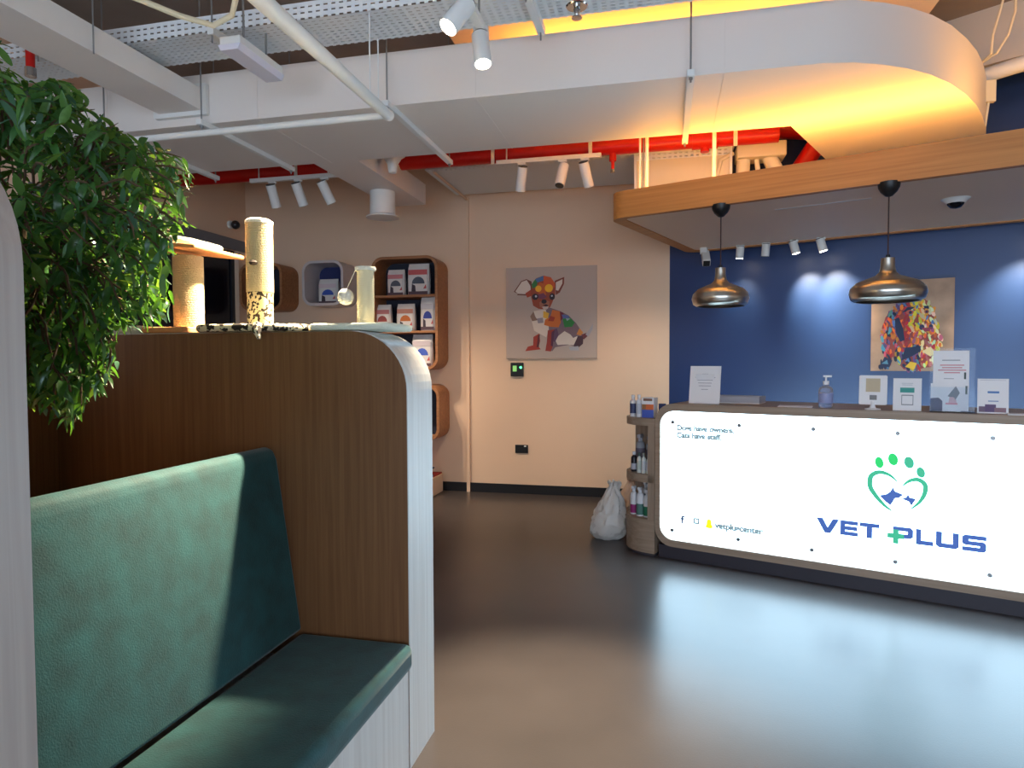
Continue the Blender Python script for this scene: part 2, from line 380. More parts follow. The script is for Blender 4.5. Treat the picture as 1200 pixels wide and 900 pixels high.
def drop(name, px, py, z_head, label, top):
    p = onz(px, py, z_head)
    t = thing(name, label, 'sprinkler', (p[0], p[1], z_head))
    MB().cyl((0, 0, 0.055), (0, 0, top - z_head), 0.02, n=12).build('drop_pipe', M_red, t)
    MB().lathe([(0.045, 0.05), (0.05, 0.055), (0.045, 0.06), (0.02, 0.066)][::-1], 16).build('escutcheon', M_chrome, t)
    MB().lathe([(0.012, 0.05), (0.016, 0.035), (0.009, 0.012), (0.024, 0.006), (0.024, 0.001), (0.002, 0.0)], 12).build('sprinkler_head', M_chrome, t)
    return t
drop('sprinkler_drop', 676, 22, 2.98, 'chrome sprinkler head on a red drop in front of the tray', ZC)
p = onz(36, 90, 3.12)
t = thing('sprinkler_drop', 'red vertical sprinkler drop above the plant', 'sprinkler', (p[0], p[1], 3.12))
MB().cyl((0, 0, 0.05), (0, 0, ZC - 3.12), 0.024, n=12).build('drop_pipe', M_red, t)
MB().cyl((0, 0, 0.0), (0, 0, 0.05), 0.03, n=12).build('sprinkler_head', M_chrome, t)
p = onz(698, 25, 3.72)
tag(MB().cyl((p[0], p[1] + 0.5, ZC), (p[0], p[1] + 0.5, 3.33), 0.02, n=10).build('red_conduit', M_red), 'short red riser above the big duct near the chrome sprinkler', 'pipe')

# insulated white pipes
ZI = 2.85
e = onz(455, 135, ZI); hx = onz(150, 165, ZI)
wp = thing('insulated_pipe', 'white insulated pipe coming overhead and turning left under the duct edge', 'pipe', (e[0], e[1], ZI))
MB().tube([(0, -3.4, 0.06), (0, -1.2, 0.012), (0, 0.0, 0)], [0.038, 0.038, 0.03], 12).build('pipe_run', M_wpipe, wp)
MB().ball((0, 0, 0), 0.034, 8).build('elbow', M_wpipe, wp)
MB().cyl((0, 0, 0), (hx[0] - e[0] - 0.8, hx[1] - e[1], 0.0), 0.02, n=12).build('pipe_branch', M_wpipe, wp)
for x, y in ((-0.05, -0.02), (0.03, -0.3)):
    MB().cyl((x, y, 0), (x, y, ZT - ZI - 0.001), 0.004, n=6).build('hanger_rod', M_white, wp)
p = onz(250, 30, 3.1); p2 = onz(165, 0, 3.1); p3 = onz(272, 18, 3.14); p4 = onz(276, 0, 3.18)
tag(MB().tube([p2 + (p2 - p) * 0.5, p2, (p + p2) / 2 + np.array([0, 0, -0.01]), p, p3, p4, p4 + (0, 0, 0.5)], 0.014, 8).build('flexible_conduit', M_flex), 'cream flexible conduit curving up at the left end of the overhead tray', 'conduit')

# emergency batten light
bl = thing('emergency_light', 'unlit white emergency batten hanging in front of the big duct', 'light', (-2.19, 3.2, 3.05))
MB().box(-0.06, 0.06, -0.19, 0.2, 0.03, 0.075).build('housing', M_white, bl, bevel=0.006)
MB().prism([(-0.065, 0.03), (-0.05, 0.0), (0.05, 0.0), (0.065, 0.03)], 'y', -0.195, 0.205).build('diffuser', mat('frosted_diffuser', (214, 212, 226), 0.3), bl)
for y in (-0.1, 0.1): MB().cyl((0.02, y, 0.075), (0.02, y, (ZT if y > 0 else ZC) - 3.051), 0.006, n=8).build('hanger_rod', M_rod, bl)

# ------------------------------------------------------------------ spotlights
def spot_head(loc, tgt, label, group, lit, r=0.032, ln=0.14, stem=0.06, body=M_white, cat='spotlight', watts=0, angle=60, color=(1, 0.85, 0.65), blend=0.6, ldir=None):
    """cylinder spot hung from loc on a short stem, pointing to tgt; body hinges at its upper third"""
    loc = Vector(loc)
    t = thing('track_spotlight', label, cat, loc, 0, group)
    d = (Vector(tgt) - loc).normalized()
    piv = Vector((0, 0, -stem))
    MB().box(-0.035, 0.035, -0.016, 0.016, -0.018, 0.0).build('adapter', M_white, t, bevel=0.003)
    MB().cyl((0, 0, -0.018), piv, 0.008, n=8).build('stem', M_white, t)
    a = piv - d * ln * 0.3; b = piv + d * ln * 0.7
    o = MB().tube([a, b], r, 20, caps=True).build('lamp_body', body, t)
    MB().tube([a + d * 0.0005, a - d * 0.006], r * 0.93, 20).build('rear_cap', M_dark, t)
    MB().tube([b, b + d * 0.002], r * 0.86, 20).build('lens', M_lens_on if lit else M_lens_off, t)
    if watts:
        s_ = spot_light('lamp', loc + b + d * 0.01, loc + b + (Vector(ldir) if ldir is not None else d), watts, angle, color, blend=blend)
    return t
# near pair, over the bench
def hang(px, py, z, tgt, label, watts, angle, top, col=(1, 0.83, 0.58), blend=0.5):
    p = Vector(onz(px, py, z)); tgt = Vector(tgt)
    d = (tgt - p).normalized(); piv = p - d * 0.11
    return spot_head(piv + Vector((0, 0, 0.08)), piv + Vector((0, 0, 0.08)) + (d), label, 'pair of spots over the bench', True, r=0.042, ln=0.158, stem=0.08, watts=watts, angle=angle, color=col, blend=blend), piv + Vector((0, 0, 0.08))
h1, hp1 = hang(525, 32, 2.87, (-1.72, 1.9, 1.35), 'lit white spotlight over the bench, the nearer and higher of the pair', 600, 48, ZC, blend=0.9)
h2, hp2 = hang(566, 75, 2.87, (-0.42, 2.45, 0.0), 'lit white spotlight in front of the big duct, the lower of the pair', 430, 46, ZC, blend=1.0)
tk = thing('lighting_track', 'white lighting track carrying the two lit spots over the bench', 'track', (hp1.x, hp1.y, hp1.z))
MB().prism([(-0.02 , -0.05), (0.02, -0.05), (0.02 + hp2.x - hp1.x, hp2.y - hp1.y + 0.08), (-0.02 + hp2.x - hp1.x, hp2.y - hp1.y + 0.08)], 'z', 0.0, 0.03).build('rail', M_white, tk)
for f_ in (0.1, 0.9): MB().cyl(((hp2.x - hp1.x) * f_, (hp2.y - hp1.y) * f_, 0.03), ((hp2.x - hp1.x) * f_, (hp2.y - hp1.y) * f_, ZC - hp1.z), 0.005, n=8).build('hanger_rod', M_rod, tk)
def rear_track(px0, px1, py, z, heads, label, names, lens_lit=False, tgts=None):
    a, b = onz(px0, py, z), onz(px1, py, z); y = (a[1] + b[1]) / 2
    t = thing('lighting_track', label, 'track', ((a[0] + b[0]) / 2, y, z)); h = (b[0] - a[0]) / 2
    MB().box(-h, h, -0.018, 0.018, 0, 0.035).build('rail', M_white, t, bevel=0.003)
    for x in (-h * 0.8, h * 0.8): MB().cyl((x, 0, 0.035), (x, 0, ZC - z), 0.006, n=8).build('hanger_rod', M_white, t)
    for (hx_, tg), nm in zip(heads, names):
        x = onz(hx_, py, z)[0]
        lo_ = (x, y, z)
        spot_head(lo_, (x + tg[0], y + tg[1], z + tg[2]), nm, 'spots on the rear tracks', False, r=0.042, ln=0.2, stem=0.09, watts=tg[3], angle=72, blend=0.9, color=(1, 0.82, 0.62))
rear_track(578, 706, 189, 3.10, ((610, (-0.35, 0.7, -1.5, 19)), (660, (-0.22, -0.6, -1.5, 0)), (687, (0.3, 0.75, -1.5, 30))), 'white lighting track with three spots above the puppy picture',
           ('leftmost of the three white spots above the puppy picture', 'middle white spot above the puppy picture, tilted to the viewer', 'rightmost of the three white spots above the puppy picture'))
rear_track(285, 402, 211, 3.06, ((315, (0.0, 0.75, -1.5, 36)), (350, (0.2, 0.75, -1.5, 36)), (385, (0.45, 0.75, -1.5, 36))), 'white lighting track with three spots left of the branch duct',
           ('leftmost white spot of the track above the wall niches', 'middle white spot of the track above the wall niches', 'rightmost white spot of the track above the wall niches, most tilted'))
# drum downlight and cone speaker by the branch duct
p = onz(462, 232, 2.998)
t = thing('drum_downlight', 'white drum downlight under the branch duct', 'light', (p[0] - 0.02, 5.65, 3.0))
MB().lathe([(0.115, 0.0), (0.115, -0.21), (0.10, -0.212)][::-1], 28).build('drum', M_white, t)
MB().lathe([(0.1, -0.2), (0.15, -0.225), (0.15, -0.235), (0.05, -0.237)][::-1], 28).build('rim', M_white, t)
p = onz(464, 188, 3.08)
t = thing('cone_speaker', 'small white cone shaped pendant speaker beside the branch duct', 'speaker', (-2.2, 5.1, 3.15))
MB().lathe([(0.03, -0.15), (0.035, -0.14), (0.045, -0.08), (0.075, -0.03), (0.105, -0.01), (0.105, 0.0), (0.02, 0.003)], 24).build('cone', M_white, t)
MB().cyl((0, 0, 0.0), (0, 0, ZC - 3.15), 0.006, n=8).build('hanger_rod', M_rod, t)

# things above the canopy: vertical tray, flexible ducts and cables in the warm glow
pa, pb = ony(745, 205, 5.80), ony(862, 186, 5.80)
t = thing('cable_tray', 'upright perforated tray panel glowing warm above the left end of the canopy', 'cable tray', ((pa[0] + pb[0]) / 2, 5.80, 2.72))
MB().box(-0.40, 0.36, 0, 0.004, 0, 0.44).build('tray_floor', M_flex, t, smooth=0)
MB().box(-0.40, 0.36, -0.002, 0.002, 0.44, 0.53).build('slotted_rim', M_tray, t, smooth=0)
for k in range(14): MB().box(-0.37 + k * 0.053, -0.355 + k * 0.053, -0.004, 0, 0, 0.44).build('rib', M_flex, t, smooth=0)
for x in (-0.42, 0.36): MB().box(x, x + 0.02, -0.03, 0.004, 0, 0.53).build('side_rail', M_white, t)
t = thing('flexible_duct', 'tangle of cream flexible ducts above the wooden canopy', 'duct', (0.64, 5.70, 2.72))
MB().box(-0.08, 0.3, 0.0, 0.22, 0.38, 0.5).build('junction_box', M_flex, t, bevel=0.01)
MB().tube([(-0.02, 0.1, 0.4), (-0.03, 0.08, 0.2), (0.0, 0.08, 0.0)], 0.055, 14).build('hose', M_flex, t)
MB().tube([(0.18, 0.1, 0.4), (0.25, 0.06, 0.22), (0.34, 0.05, 0.0)], 0.06, 14).build('hose', M_flex, t)
MB().tube([(0.08, 0.1, 0.4), (0.1, 0.06, 0.2), (0.18, 0.05, 0.0)], 0.02, 10).build('hose', M_flex, t)
MB().tube([(-0.1, 0.1, 0.45), (-0.2, 0.1, 0.4), (-0.26, 0.1, 0.15), (-0.12, 0.1, 0.12), (-0.15, 0.1, 0.0)], 0.02, 10).build('hose', M_flex, t)
for i, (xx, yy, lb) in enumerate(((750, 190, 'thin white rod dropping to the canopy, leftmost by the upright tray'), (758, 190, 'white rod dropping to the canopy just right of the leftmost thin one'), (837, 180, 'white rod dropping to the canopy in front of the upright tray'))):
    p = onz(xx, yy, 2.95)
    tag(MB().cyl((p[0], p[1], 2.70), (p[0], p[1], ZC), 0.008 + 0.006 * (i > 0), n=8).build('hanger_rod', M_white), lb, 'rod', 'canopy hanger rods')
struct(MB().box(-1.42, 1.6, 4.15, 5.7, 3.62, ZC - 0.001).build('trim_4', mat('white_plaster', (228, 220, 208), 0.8)), 'white plaster bulkhead on the ceiling above the duct')
# beam, pipe and cables at the top right
def cbox(u0, u1, D0, D1, z0, z1): return MB().prism([tuple(cw(u, D, 0)[:2]) for u, D in ((u0, D0), (u1, D0), (u1, D1), (u0, D1))], 'z', z0, z1)
struct(MB().prism([(0.9, 6.3), (4.5, 3.9), (4.7, 4.2), (1.1, 6.55)], 'z', 3.55, ZC - 0.001).build('trim_3', mat('white_plaster_beam', (214, 204, 190), 0.8)), 'concrete ceiling beam at upper right')
p0, p1 = onz(1150, 90, 3.38), onz(1200, 74, 3.38)
tag(MB().tube([p0 + (p0 - p1) * 0.1, p0, p1, p1 + (p1 - p0) * 12], 0.05, 14).build('white_pipe', M_wpipe), 'white horizontal pipe at upper right beyond the duct turn', 'pipe')
p0, p1, p2, p3 = onz(1141, 80, 3.42), onz(1168, 62, 3.45), onz(1182, 40, 3.55), onz(1190, 12, 3.68)
cb = thing('hanging_cable', 'pair of cream cables curving up beside the duct turn', 'cable', p0)
MB().tube([np.zeros(3), p1 - p0, p2 - p0, p3 - p0, p3 - p0 + np.array((0, 0, 0.25))], 0.008, 8).build('cable', M_flex, cb)
MB().tube([np.array((0.0, 0, -0.02)), p1 - p0 + np.array((-0.03, 0, 0.0)), p2 - p0 + np.array((-0.09, 0, 0)), p3 - p0 + np.array((-0.02, 0, 0.28))], 0.008, 8).build('cable', M_flex, cb)
p0 = onz(1160, 95, 3.3); p1 = onz(1154, 150, 3.0)
MB().box(-0.03, 0.03, -0.02, 0.02, -0.14, 0.0).build('bracket', M_flex, cb, loc=tuple(p0 - np.array(cb.location)))
MB().tube([p0 - np.array(cb.location) + np.array((0, 0, -0.1)), p1 - np.array(cb.location)], 0.008, 8).build('cable', M_flex, cb)

# ------------------------------------------------------------------ canopy
ZN, TN = 2.5, 0.195
U0, U1, D0, D1 = -2.1, 2.1, 4.52, 6.39
cn_ = thing('reception_canopy', 'long oak edged canopy with a white underside hanging over the reception desk', 'canopy', cw(0, D0, ZN), CT)
ro, ri = rrect(U0, U1, 0, D1 - D0, 0.13, 6), rrect(U0 + 0.1, U1 - 0.1, 0.05, D1 - D0 - 0.07, 0.08, 6)
MB().ring(ro, ri, 'z', 0, TN).build('fascia', M_oakx, cn_, smooth=30)
MB().prism(rrect(U0 + 0.1, U1 - 0.1, 0.05, D1 - D0 - 0.07, 0.08, 6), 'z', 0.008, 0.02).build('soffit', mat('soffit_white', (246, 222, 196), 0.6), cn_)
MB().prism(rrect(U0 + 0.1, U1 - 0.1, 0.05, D1 - D0 - 0.07, 0.08, 6), 'z', 0.15, 0.165).build('top_board', M_flex, cn_)
for u in (-1.9, -0.3, 1.8):
    for d_ in ((0.2, 1.7) if u != -0.3 else (1.7,)): MB().cyl((u, d_, 0.16), (u, d_, ZC - ZN), 0.005, n=8).build('hanger_rod', M_rod, cn_)
MB().box(U0 + 0.2, U1 - 0.2, 0.10, 0.115, 0.166, 0.172).build('led_strip', mat('led_warm', (255, 190, 90), 0.4, emit=(255, 178, 70), estr=6), cn_)
MB().box(-1.0, -0.4, 0.4, 0.42, 0.0065, 0.008).build('soffit_strip', mat('strip_off_white', (226, 222, 216), 0.5), cn_)  # thin off-white strip along the canopy underside
led = bpy.data.lights.new('canopy_led', 'AREA'); led.shape = 'RECTANGLE'; led.size = U1 - U0 - 0.4; led.size_y = 0.02; led.energy = 14; led.color = (1.0, 0.47, 0.09)
lo2 = bpy.data.objects.new('canopy_led', led); COL.objects.link(lo2); lo2.location = cw((U0 + U1) / 2, D0 + 0.108, ZN + 0.18); lo2.rotation_euler = (PI, 0, CT)
ZS = ZN + 0.008
for i, (px, py, lit, lb) in enumerate(((867, 287, True, 'lit stubby spot under the canopy, nearest the left pendant lamp'), (897, 284, False, 'unlit stubby spot under the canopy, between two lit ones'),
                                       (930, 281, True, 'lit stubby spot under the canopy, second from the right of the four'), (961, 277, True, 'lit stubby spot under the canopy, rightmost of the four'), (1226, 262, True, 'lit stubby spot under the canopy at the right edge of the picture'))):
    q = onz(px, py, ZS); u_, dd = q @ CU, 6.255
    loc = cw(u_, dd, ZS)
    aim = CU * (0.16 if i not in (0, 1) else -0.06) + CN * 0.06 + np.array((0, 0, -0.6))
    if i == 4: aim = CU * -0.25 + CN * 0.06 + np.array((0, 0, -0.7))
    spot_head(loc, np.array(loc) + aim, lb, 'stubby spots under the canopy', lit, r=0.035, ln=0.11, stem=0.045, watts=(9 if i == 0 else 46) if lit else 0, angle=62, color=(1.0, 0.86, 0.58), blend=1.0, ldir=aim + CN * 0.36)
# square wall-mounted camera-like projector at canopy corner
q = onz(818, 287, ZS); loc = cw(q @ CU, 6.2, ZS)
t = thing('box_camera', 'white box security camera under the canopy corner', 'camera', loc, CT)
MB().box(-0.03, 0.03, -0.02, 0.02, -0.06, 0).build('mount', M_white, t)
o = MB().box(-0.035, 0.035, -0.13, 0.06, -0.035, 0.035).build('housing', M_white, t, bevel=0.008); o.location = (0.02, -0.01, -0.085); o.rotation_euler = (math.radians(38), 0, math.radians(22))
MB().box(-0.03, 0.03, -0.134, -0.131, -0.028, 0.028).build('lens_window', M_dark, o)
# dome camera
q = onz(1120, 233, ZS)
t = thing('dome_camera', 'small white dome camera with a black bubble under the canopy', 'camera', (q[0], q[1], ZS), CT)
MB().lathe([(0.055, -0.03), (0.07, -0.01), (0.085, 0.0)][::1], 24).build('dome_base', M_white, t)
MB().lathe([(0.001, -0.065), (0.03, -0.058), (0.046, -0.04), (0.05, -0.03)], 24).build('bubble', mat('black_bubble', (18, 18, 26), 0.1), t)
# pendants
def pendant(px, label, bot_px, drop_r):
    q = onz(px[0], px[1], ZS)
    t = thing('pendant_lamp', label, 'pendant lamp', (q[0], q[1], ZS), CT, 'metal pendants over the desk')
    fwd = (q - _C) @ _fw
    zc = lambda py: CAM_H + (422 - py) / FPX * fwd
    z1, z0 = zc(bot_px[0]) - ZS, zc(bot_px[1]) - ZS
    R_ = drop_r / FPX * fwd; h = z1 - z0
    MB().lathe([(0.006, -0.085), (0.02, -0.08), (0.045, -0.055), (0.058, -0.03), (0.062, -0.0)], 24).build('ceiling_cup', M_dark, t)
    MB().cyl((0, 0, z1), (0, 0, -0.08), 0.004, n=8).build('cord', mat('dark_cord', (60, 34, 28), 0.6), t)
    pr = [(0.83, 0.0), (0.95, 0.06), (1.0, 0.2), (0.96, 0.33), (0.8, 0.45), (0.55, 0.53), (0.32, 0.6), (0.22, 0.68), (0.185, 0.8), (0.18, 1.0), (0.0005, 1.0)]
    sub = []
    for i in range(len(pr) - 1):
        for k in range(3):
            f_ = k / 3; sub.append((pr[i][0] * (1 - f_) + pr[i + 1][0] * f_, pr[i][1] * (1 - f_) + pr[i + 1][1] * f_))
    sub.append(pr[-1])
    sub = [(0.80, 0.01), (0.92, 0.08), (0.93, 0.2), (0.70, 0.42)][::-1] + sub
    MB().lathe([(r_ * R_, z0 + z * h) for r_, z in sub], 40).build('shade', M_brush, t, smooth=50)
    MB().cyl((0, 0, z1 - 0.002), (0, 0, z1 + 0.02), 0.012, n=12).build('gland', M_dark, t)
    MB().ball((0, 0, z0 + h * 0.42), 0.03, 8).build('bulb', mat('bulb_glass', (240, 235, 225), 0.3), t)
pendant((845, 240), 'brushed metal pendant lamp over the left end of the desk', (314, 359), 32.5)
pendant((1042, 214), 'brushed metal pendant lamp in front of the dog portrait', (303, 354), 41)

# ------------------------------------------------------------------ reception desk
DF = 4.58
dk = thing('reception_desk', 'grey oak reception desk with a glowing white sign front', 'desk', cw(0, DF, 0), CT)
UL, UR, ZTOP = -1.745, 1.62, 1.135
fo, fi = rrect(UL, UR, 0.095, ZTOP, 0.13, 8), rrect(UL + 0.038, UR - 0.038, 0.145, 1.083, 0.10, 8)
MB().ring(fo, fi, 'y', -0.0, 0.66).build('desk_shell', M_goak, dk, smooth=30)
MB().box(UL + 0.02, UR - 0.02, 0.03, 0.6, 0.0, 0.094).build('plinth', M_plinth, dk)
sg = MB().prism(rrect(UL + 0.040, UR - 0.040, 0.147, 1.081, 0.098, 8), 'y', 0.012, 0.03).build('sign_panel', mat('sign_glow', (240, 250, 255), 0.4, emit=(194, 232, 255), estr=2.7), dk)
sg['label'] = 'glowing white backlit acrylic sign panel'
def sp_(x, y): u_, z_ = uz(x, y, DF); return u_, z_
def grow(poly, d):   # push a flat outline outwards by d
    n = len(poly); A = sum(poly[i][0] * poly[(i + 1) % n][1] - poly[(i + 1) % n][0] * poly[i][1] for i in range(n)); sg_ = 1 if A > 0 else -1
    out = []
    for i in range(n):
        a, b, c = Vector(poly[i - 1]), Vector(poly[i]), Vector(poly[(i + 1) % n])
        e1, e2 = (b - a).normalized(), (c - b).normalized()
        n1, n2 = Vector((e1.y, -e1.x)) * sg_, Vector((e2.y, -e2.x)) * sg_
        m_ = n1 + n2
        m_ = m_ / max(0.5, m_.dot(n1)) if m_.length > 1e-6 else n1
        out.append(tuple(b + m_ * d))
    return out
def splate(polys, name, m, y=0.0075, parent=sg):
    polys = [grow(p, 0.0038) for p in polys]
    mb = MB()
    for k, poly in enumerate(polys): mb.prism(poly, 'y', y + 0.0001 * k, 0.0119)
    return mb.build(name, m, parent, smooth=0)
def lit(name, rgb, s_=0.30): return mat(name, rgb, 0.5, emit=rgb, estr=s_)
B8 = lambda x, y: sp_(900 + x / 4, 420 + y / 4)
M_lblue, M_lgreen, M_lgreen2 = lit('sign_blue', (62, 92, 160)), lit('sign_green', (60, 170, 130)), lit('sign_bright_green', (40, 196, 100))
# word mark
zt, zb = (sp_(957, 606.5)[1] + sp_(1155, 631)[1]) / 2, (sp_(969, 624)[1] + sp_(1155, 648)[1]) / 2
LET = {'V': [[(0, 1), (.24, 1), (.5, .3), (.76, 1), (1, 1), (.62, 0), (.38, 0)]],
       'E': [[(0, 0), (1, 0), (1, .2), (.22, .2), (.22, .4), (.96, .4), (.96, .6), (.22, .6), (.22, .8), (1, .8), (1, 1), (0, 1)]],
       'T': [[(0, 1), (1, 1), (1, .8), (.62, .8), (.62, 0), (.38, 0), (.38, .8), (0, .8)]],
       'P': [[(0, 1), (.88, 1), (1, .88), (1, .42), (.88, .3), (.22, .3), (.22, .5), (.78, .5), (.78, .8), (0, .8)]],
       'L': [[(0, 1), (.24, 1), (.24, .22), (1, .22), (1, 0), (0, 0)]],
       'U': [[(0, 1), (.22, 1), (.22, .22), (.78, .22), (.78, 1), (1, 1), (1, .12), (.88, 0), (.12, 0), (0, .12)]],
       'S': [[(1, 1), (.1, 1), (0, .9), (0, .5), (.1, .4), (.78, .4), (.78, .2), (0, .2), (0, 0), (.9, 0), (1, .1), (1, .5), (.9, .6), (.22, .6), (.22, .8), (1, .8)]]}
for ch, x0, x1, ym in (('V', 230, 328, 780), ('E', 341, 418, 790), ('T', 432, 518, 800), ('P', 588, 677, 820), ('L', 696, 772, 840), ('U', 790, 892, 850), ('S', 914, 1021, 865)):
    ua, ub = B8(x0, ym)[0], B8(x1, ym)[0]
    splate([[(ua + a * (ub - ua), zb + b * (zt - zb)) for a, b in pl] for pl in LET[ch]], 'letter', M_lblue)
ua, ub = B8(562, 825)[0], B8(634, 825)[0]; um = (B8(590, 825)[0] + B8(608, 825)[0]) / 2; hh = 0.011; zm = zb + (zt - zb) * 0.36
splate([[(ua, zm - hh), (ub, zm - hh), (ub, zm + hh), (ua, zm + hh)]], 'plus_bar', M_lgreen, 0.0065)
splate([[(um - hh, zb - 0.012), (um + hh, zb - 0.012), (um + hh, zb + (zt - zb) * 0.78), (um - hh, zb + (zt - zb) * 0.78)]], 'plus_bar', M_lgreen, 0.006)
# paw-and-heart emblem
def crescent(pts, wmax, name, m):
    n = len(pts); L1, R1 = [], []
    P = [Vector(p) for p in pts]
    S = []
    for i in range(n - 1):
        for k in range(4):
            t_ = k / 4; a = P[max(i - 1, 0)]; b = P[i]; c = P[i + 1]; d = P[min(i + 2, n - 1)]
            S.append(0.5 * ((2 * b) + (c - a) * t_ + (2 * a - 5 * b + 4 * c - d) * t_ ** 2 + (3 * b - a - 3 * c + d) * t_ ** 3))
    S.append(P[-1]); m_ = len(S)
    for i, p in enumerate(S):
        t_ = (S[min(i + 1, m_ - 1)] - S[max(i - 1, 0)]).normalized(); nn = Vector((-t_.y, t_.x)); wd = wmax * math.sin(PI * min(0.98, max(0.02, i / (m_ - 1)))) ** 0.6
        L1.append(p + nn * wd); R1.append(p - nn * wd)
    mb = MB()
    for i in range(m_ - 1):
        q = [tuple(L1[i]), tuple(L1[i + 1]), tuple(R1[i + 1]), tuple(R1[i])]
        mb.prism(q, 'y', 0.0075, 0.0119)
    return mb.build(name, m, sg, smooth=0)
crescent([B8(*q) for q in ((606, 580), (570, 548), (522, 534), (483, 552), (478, 600), (505, 645), (545, 690), (582, 717))], 0.0145, 'heart_stroke', M_lgreen)
crescent([B8(*q) for q in ((630, 600), (660, 577), (700, 569), (735, 592), (735, 632), (710, 675), (668, 709))], 0.0135, 'heart_stroke', M_lgreen)
for cx, cy_, rx, ry, m_ in ((521, 489, 17, 24, M_lgreen2), (586, 474, 20, 26, M_lgreen2), (661, 489, 20, 25, M_lgreen), (716, 536, 17, 22, M_lgreen)):
    splate([[B8(cx + rx * math.cos(a) + 4 * math.sin(a), cy_ + ry * math.sin(a)) for a in [2 * PI * k / 24 for k in range(24)]]], 'paw_toe', m_)
splate([[B8(*q) for q in ((527, 645), (556, 640), (575, 628), (585, 609), (592, 626), (628, 641), (612, 652), (592, 654), (582, 672), (572, 686), (550, 668))]], 'dog_head', M_lblue)
splate([[B8(*q) for q in ((630, 660), (648, 656), (656, 644), (662, 656), (688, 662), (680, 674), (672, 688), (662, 670))]], 'cat_head', M_lblue)
# small print
def text_obj(s_, name, m, parent, loc, size, rot=(PI / 2, 0, 0), ext=0.001, align='LEFT'):
    cu = bpy.data.curves.new(name, 'FONT'); cu.body = s_; cu.size = size; cu.extrude = ext; cu.offset = 0.0034; cu.align_x = align
    tmp = bpy.data.objects.new(name, cu); COL.objects.link(tmp)
    dg = bpy.context.evaluated_depsgraph_get()
    me = bpy.data.meshes.new_from_object(tmp.evaluated_get(dg)); bpy.data.objects.remove(tmp)
    me.materials.clear(); me.materials.append(m); me.name = name
    o = bpy.data.objects.new(name, me); COL.objects.link(o); o.parent = parent; o.location = loc; o.rotation_euler = rot
    return o
M_lgrey = lit('sign_grey', (120, 140, 146), 0.30)
a = sp_(792.5, 504); text_obj('Dogs have owners,', 'slogan_line', M_lgrey, sg, (a[0], 0.0105, a[1]), 0.052)
a = sp_(792.5, 512.6); text_obj('Cats have staff.', 'slogan_line', M_lgrey, sg, (a[0], 0.0105, a[1]), 0.052)
a = sp_(837.5, 619); text_obj('vetpluscenter', 'social_name', M_lgrey, sg, (a[0], 0.0105, a[1]), 0.058)
a = sp_(797.5, 613); text_obj('f', 'social_icon', lit('icon_dark', (70, 82, 110), 0.25), sg, (a[0], 0.0105, a[1]), 0.075)
a = sp_(815.5, 611)
MB().ring(rrect(a[0] - 0.022, a[0] + 0.022, a[1] - 0.022, a[1] + 0.022, 0.01, 4), rrect(a[0] - 0.0115, a[0] + 0.0115, a[1] - 0.0115, a[1] + 0.0115, 0.006, 4), 'y', 0.009, 0.0119).build('social_icon', M_lgrey, sg)
MB().ring([(a[0] + 0.011 * math.cos(t_ * PI / 8), a[1] + 0.011 * math.sin(t_ * PI / 8)) for t_ in range(16)], [(a[0] + 0.007 * math.cos(t_ * PI / 8), a[1] + 0.007 * math.sin(t_ * PI / 8)) for t_ in range(16)], 'y', 0.009, 0.0119).build('social_icon', M_lgrey, sg)
a = sp_(830.5, 614)
splate([[(a[0] + x * 0.024, a[1] + z * 0.03) for x, z in ((-1, -.8), (-.4, -1), (.4, -1), (1, -.8), (.6, -.3), (.6, .4), (.3, .9), (-.3, .9), (-.6, .4), (-.6, -.3))]], 'social_icon', lit('icon_yellow', (240, 232, 30), 0.4))
# stand-off screws
us = [sp_(x, 500)[0] for x in (788, 866, 953, 1052, 1164)]
us += [us[-1] + 0.43 * k for k in (1, 2, 3)]
for u_ in us:
    for z_ in (sp_(1052, 508)[1], sp_(1051, 659)[1]):
        MB().cyl((u_, 0.002, z_), (u_, 0.012, z_), 0.013, n=14).build('standoff_screw', M_rod, sg)
# low equipment ledge behind and worktop
MB().box(UL + 0.1, UR - 0.1, 0.661, 0.95, 0.70, 0.74).build('worktop', M_goak, dk)
MB().box(UL + 0.1, UL + 0.14, 0.661, 0.95, 0.0, 0.70).box(UR - 0.14, UR - 0.1, 0.661, 0.95, 0.0, 0.70).build('worktop_leg', M_goak, dk)

# rounded open shelf at the desk end
RS = 0.27
sh = thing('corner_shelf', 'rounded open grey oak shelf at the left end of the reception desk', 'shelf', cw(UL - 0.002, DF + 0.0, 0), CT)
def quarter(r, n=10, cx=0.0, cy_=0.0, rx=None):
    return [(cx, cy_)] + [(cx - (rx or r) * math.sin(PI / 2 * k / n), cy_ + r * (1 - math.cos(PI / 2 * k / n)) ) for k in range(n + 1)]
def shelf_poly(r, d):   # flat to the desk end, rounded towards the front-left
    pts = [(-0.0, 0.0)]
    for k in range(11):
        a = PI / 2 * k / 10
        pts.append((-0.06 - r * math.sin(a), r * (1 - math.cos(a))))
    return pts + [(-0.06 - r, d), (0.0, d)]
for z0, z1, nm in ((0.02, 0.27, 'shelf_base'), (0.545, 0.60, 'shelf_board'), (0.965, 1.02, 'shelf_board')):
    MB().prism(shelf_poly(0.245, 0.55), 'z', z0, z1).build(nm, M_goak, sh, smooth=30)
MB().prism(shelf_poly(0.225, 0.53), 'z', 0.0, 0.02).build('shelf_foot', M_plinth, sh)
MB().box(-0.055, -0.002, 0.0, 0.03, 0.27, 0.965).build('shelf_upright', M_goakz, sh)
MB().box(-0.30, -0.002, 0.36, 0.38, 0.27, 0.545).box(-0.30, -0.002, 0.36, 0.38, 0.60, 0.965).build('shelf_back', M_goakz, sh)

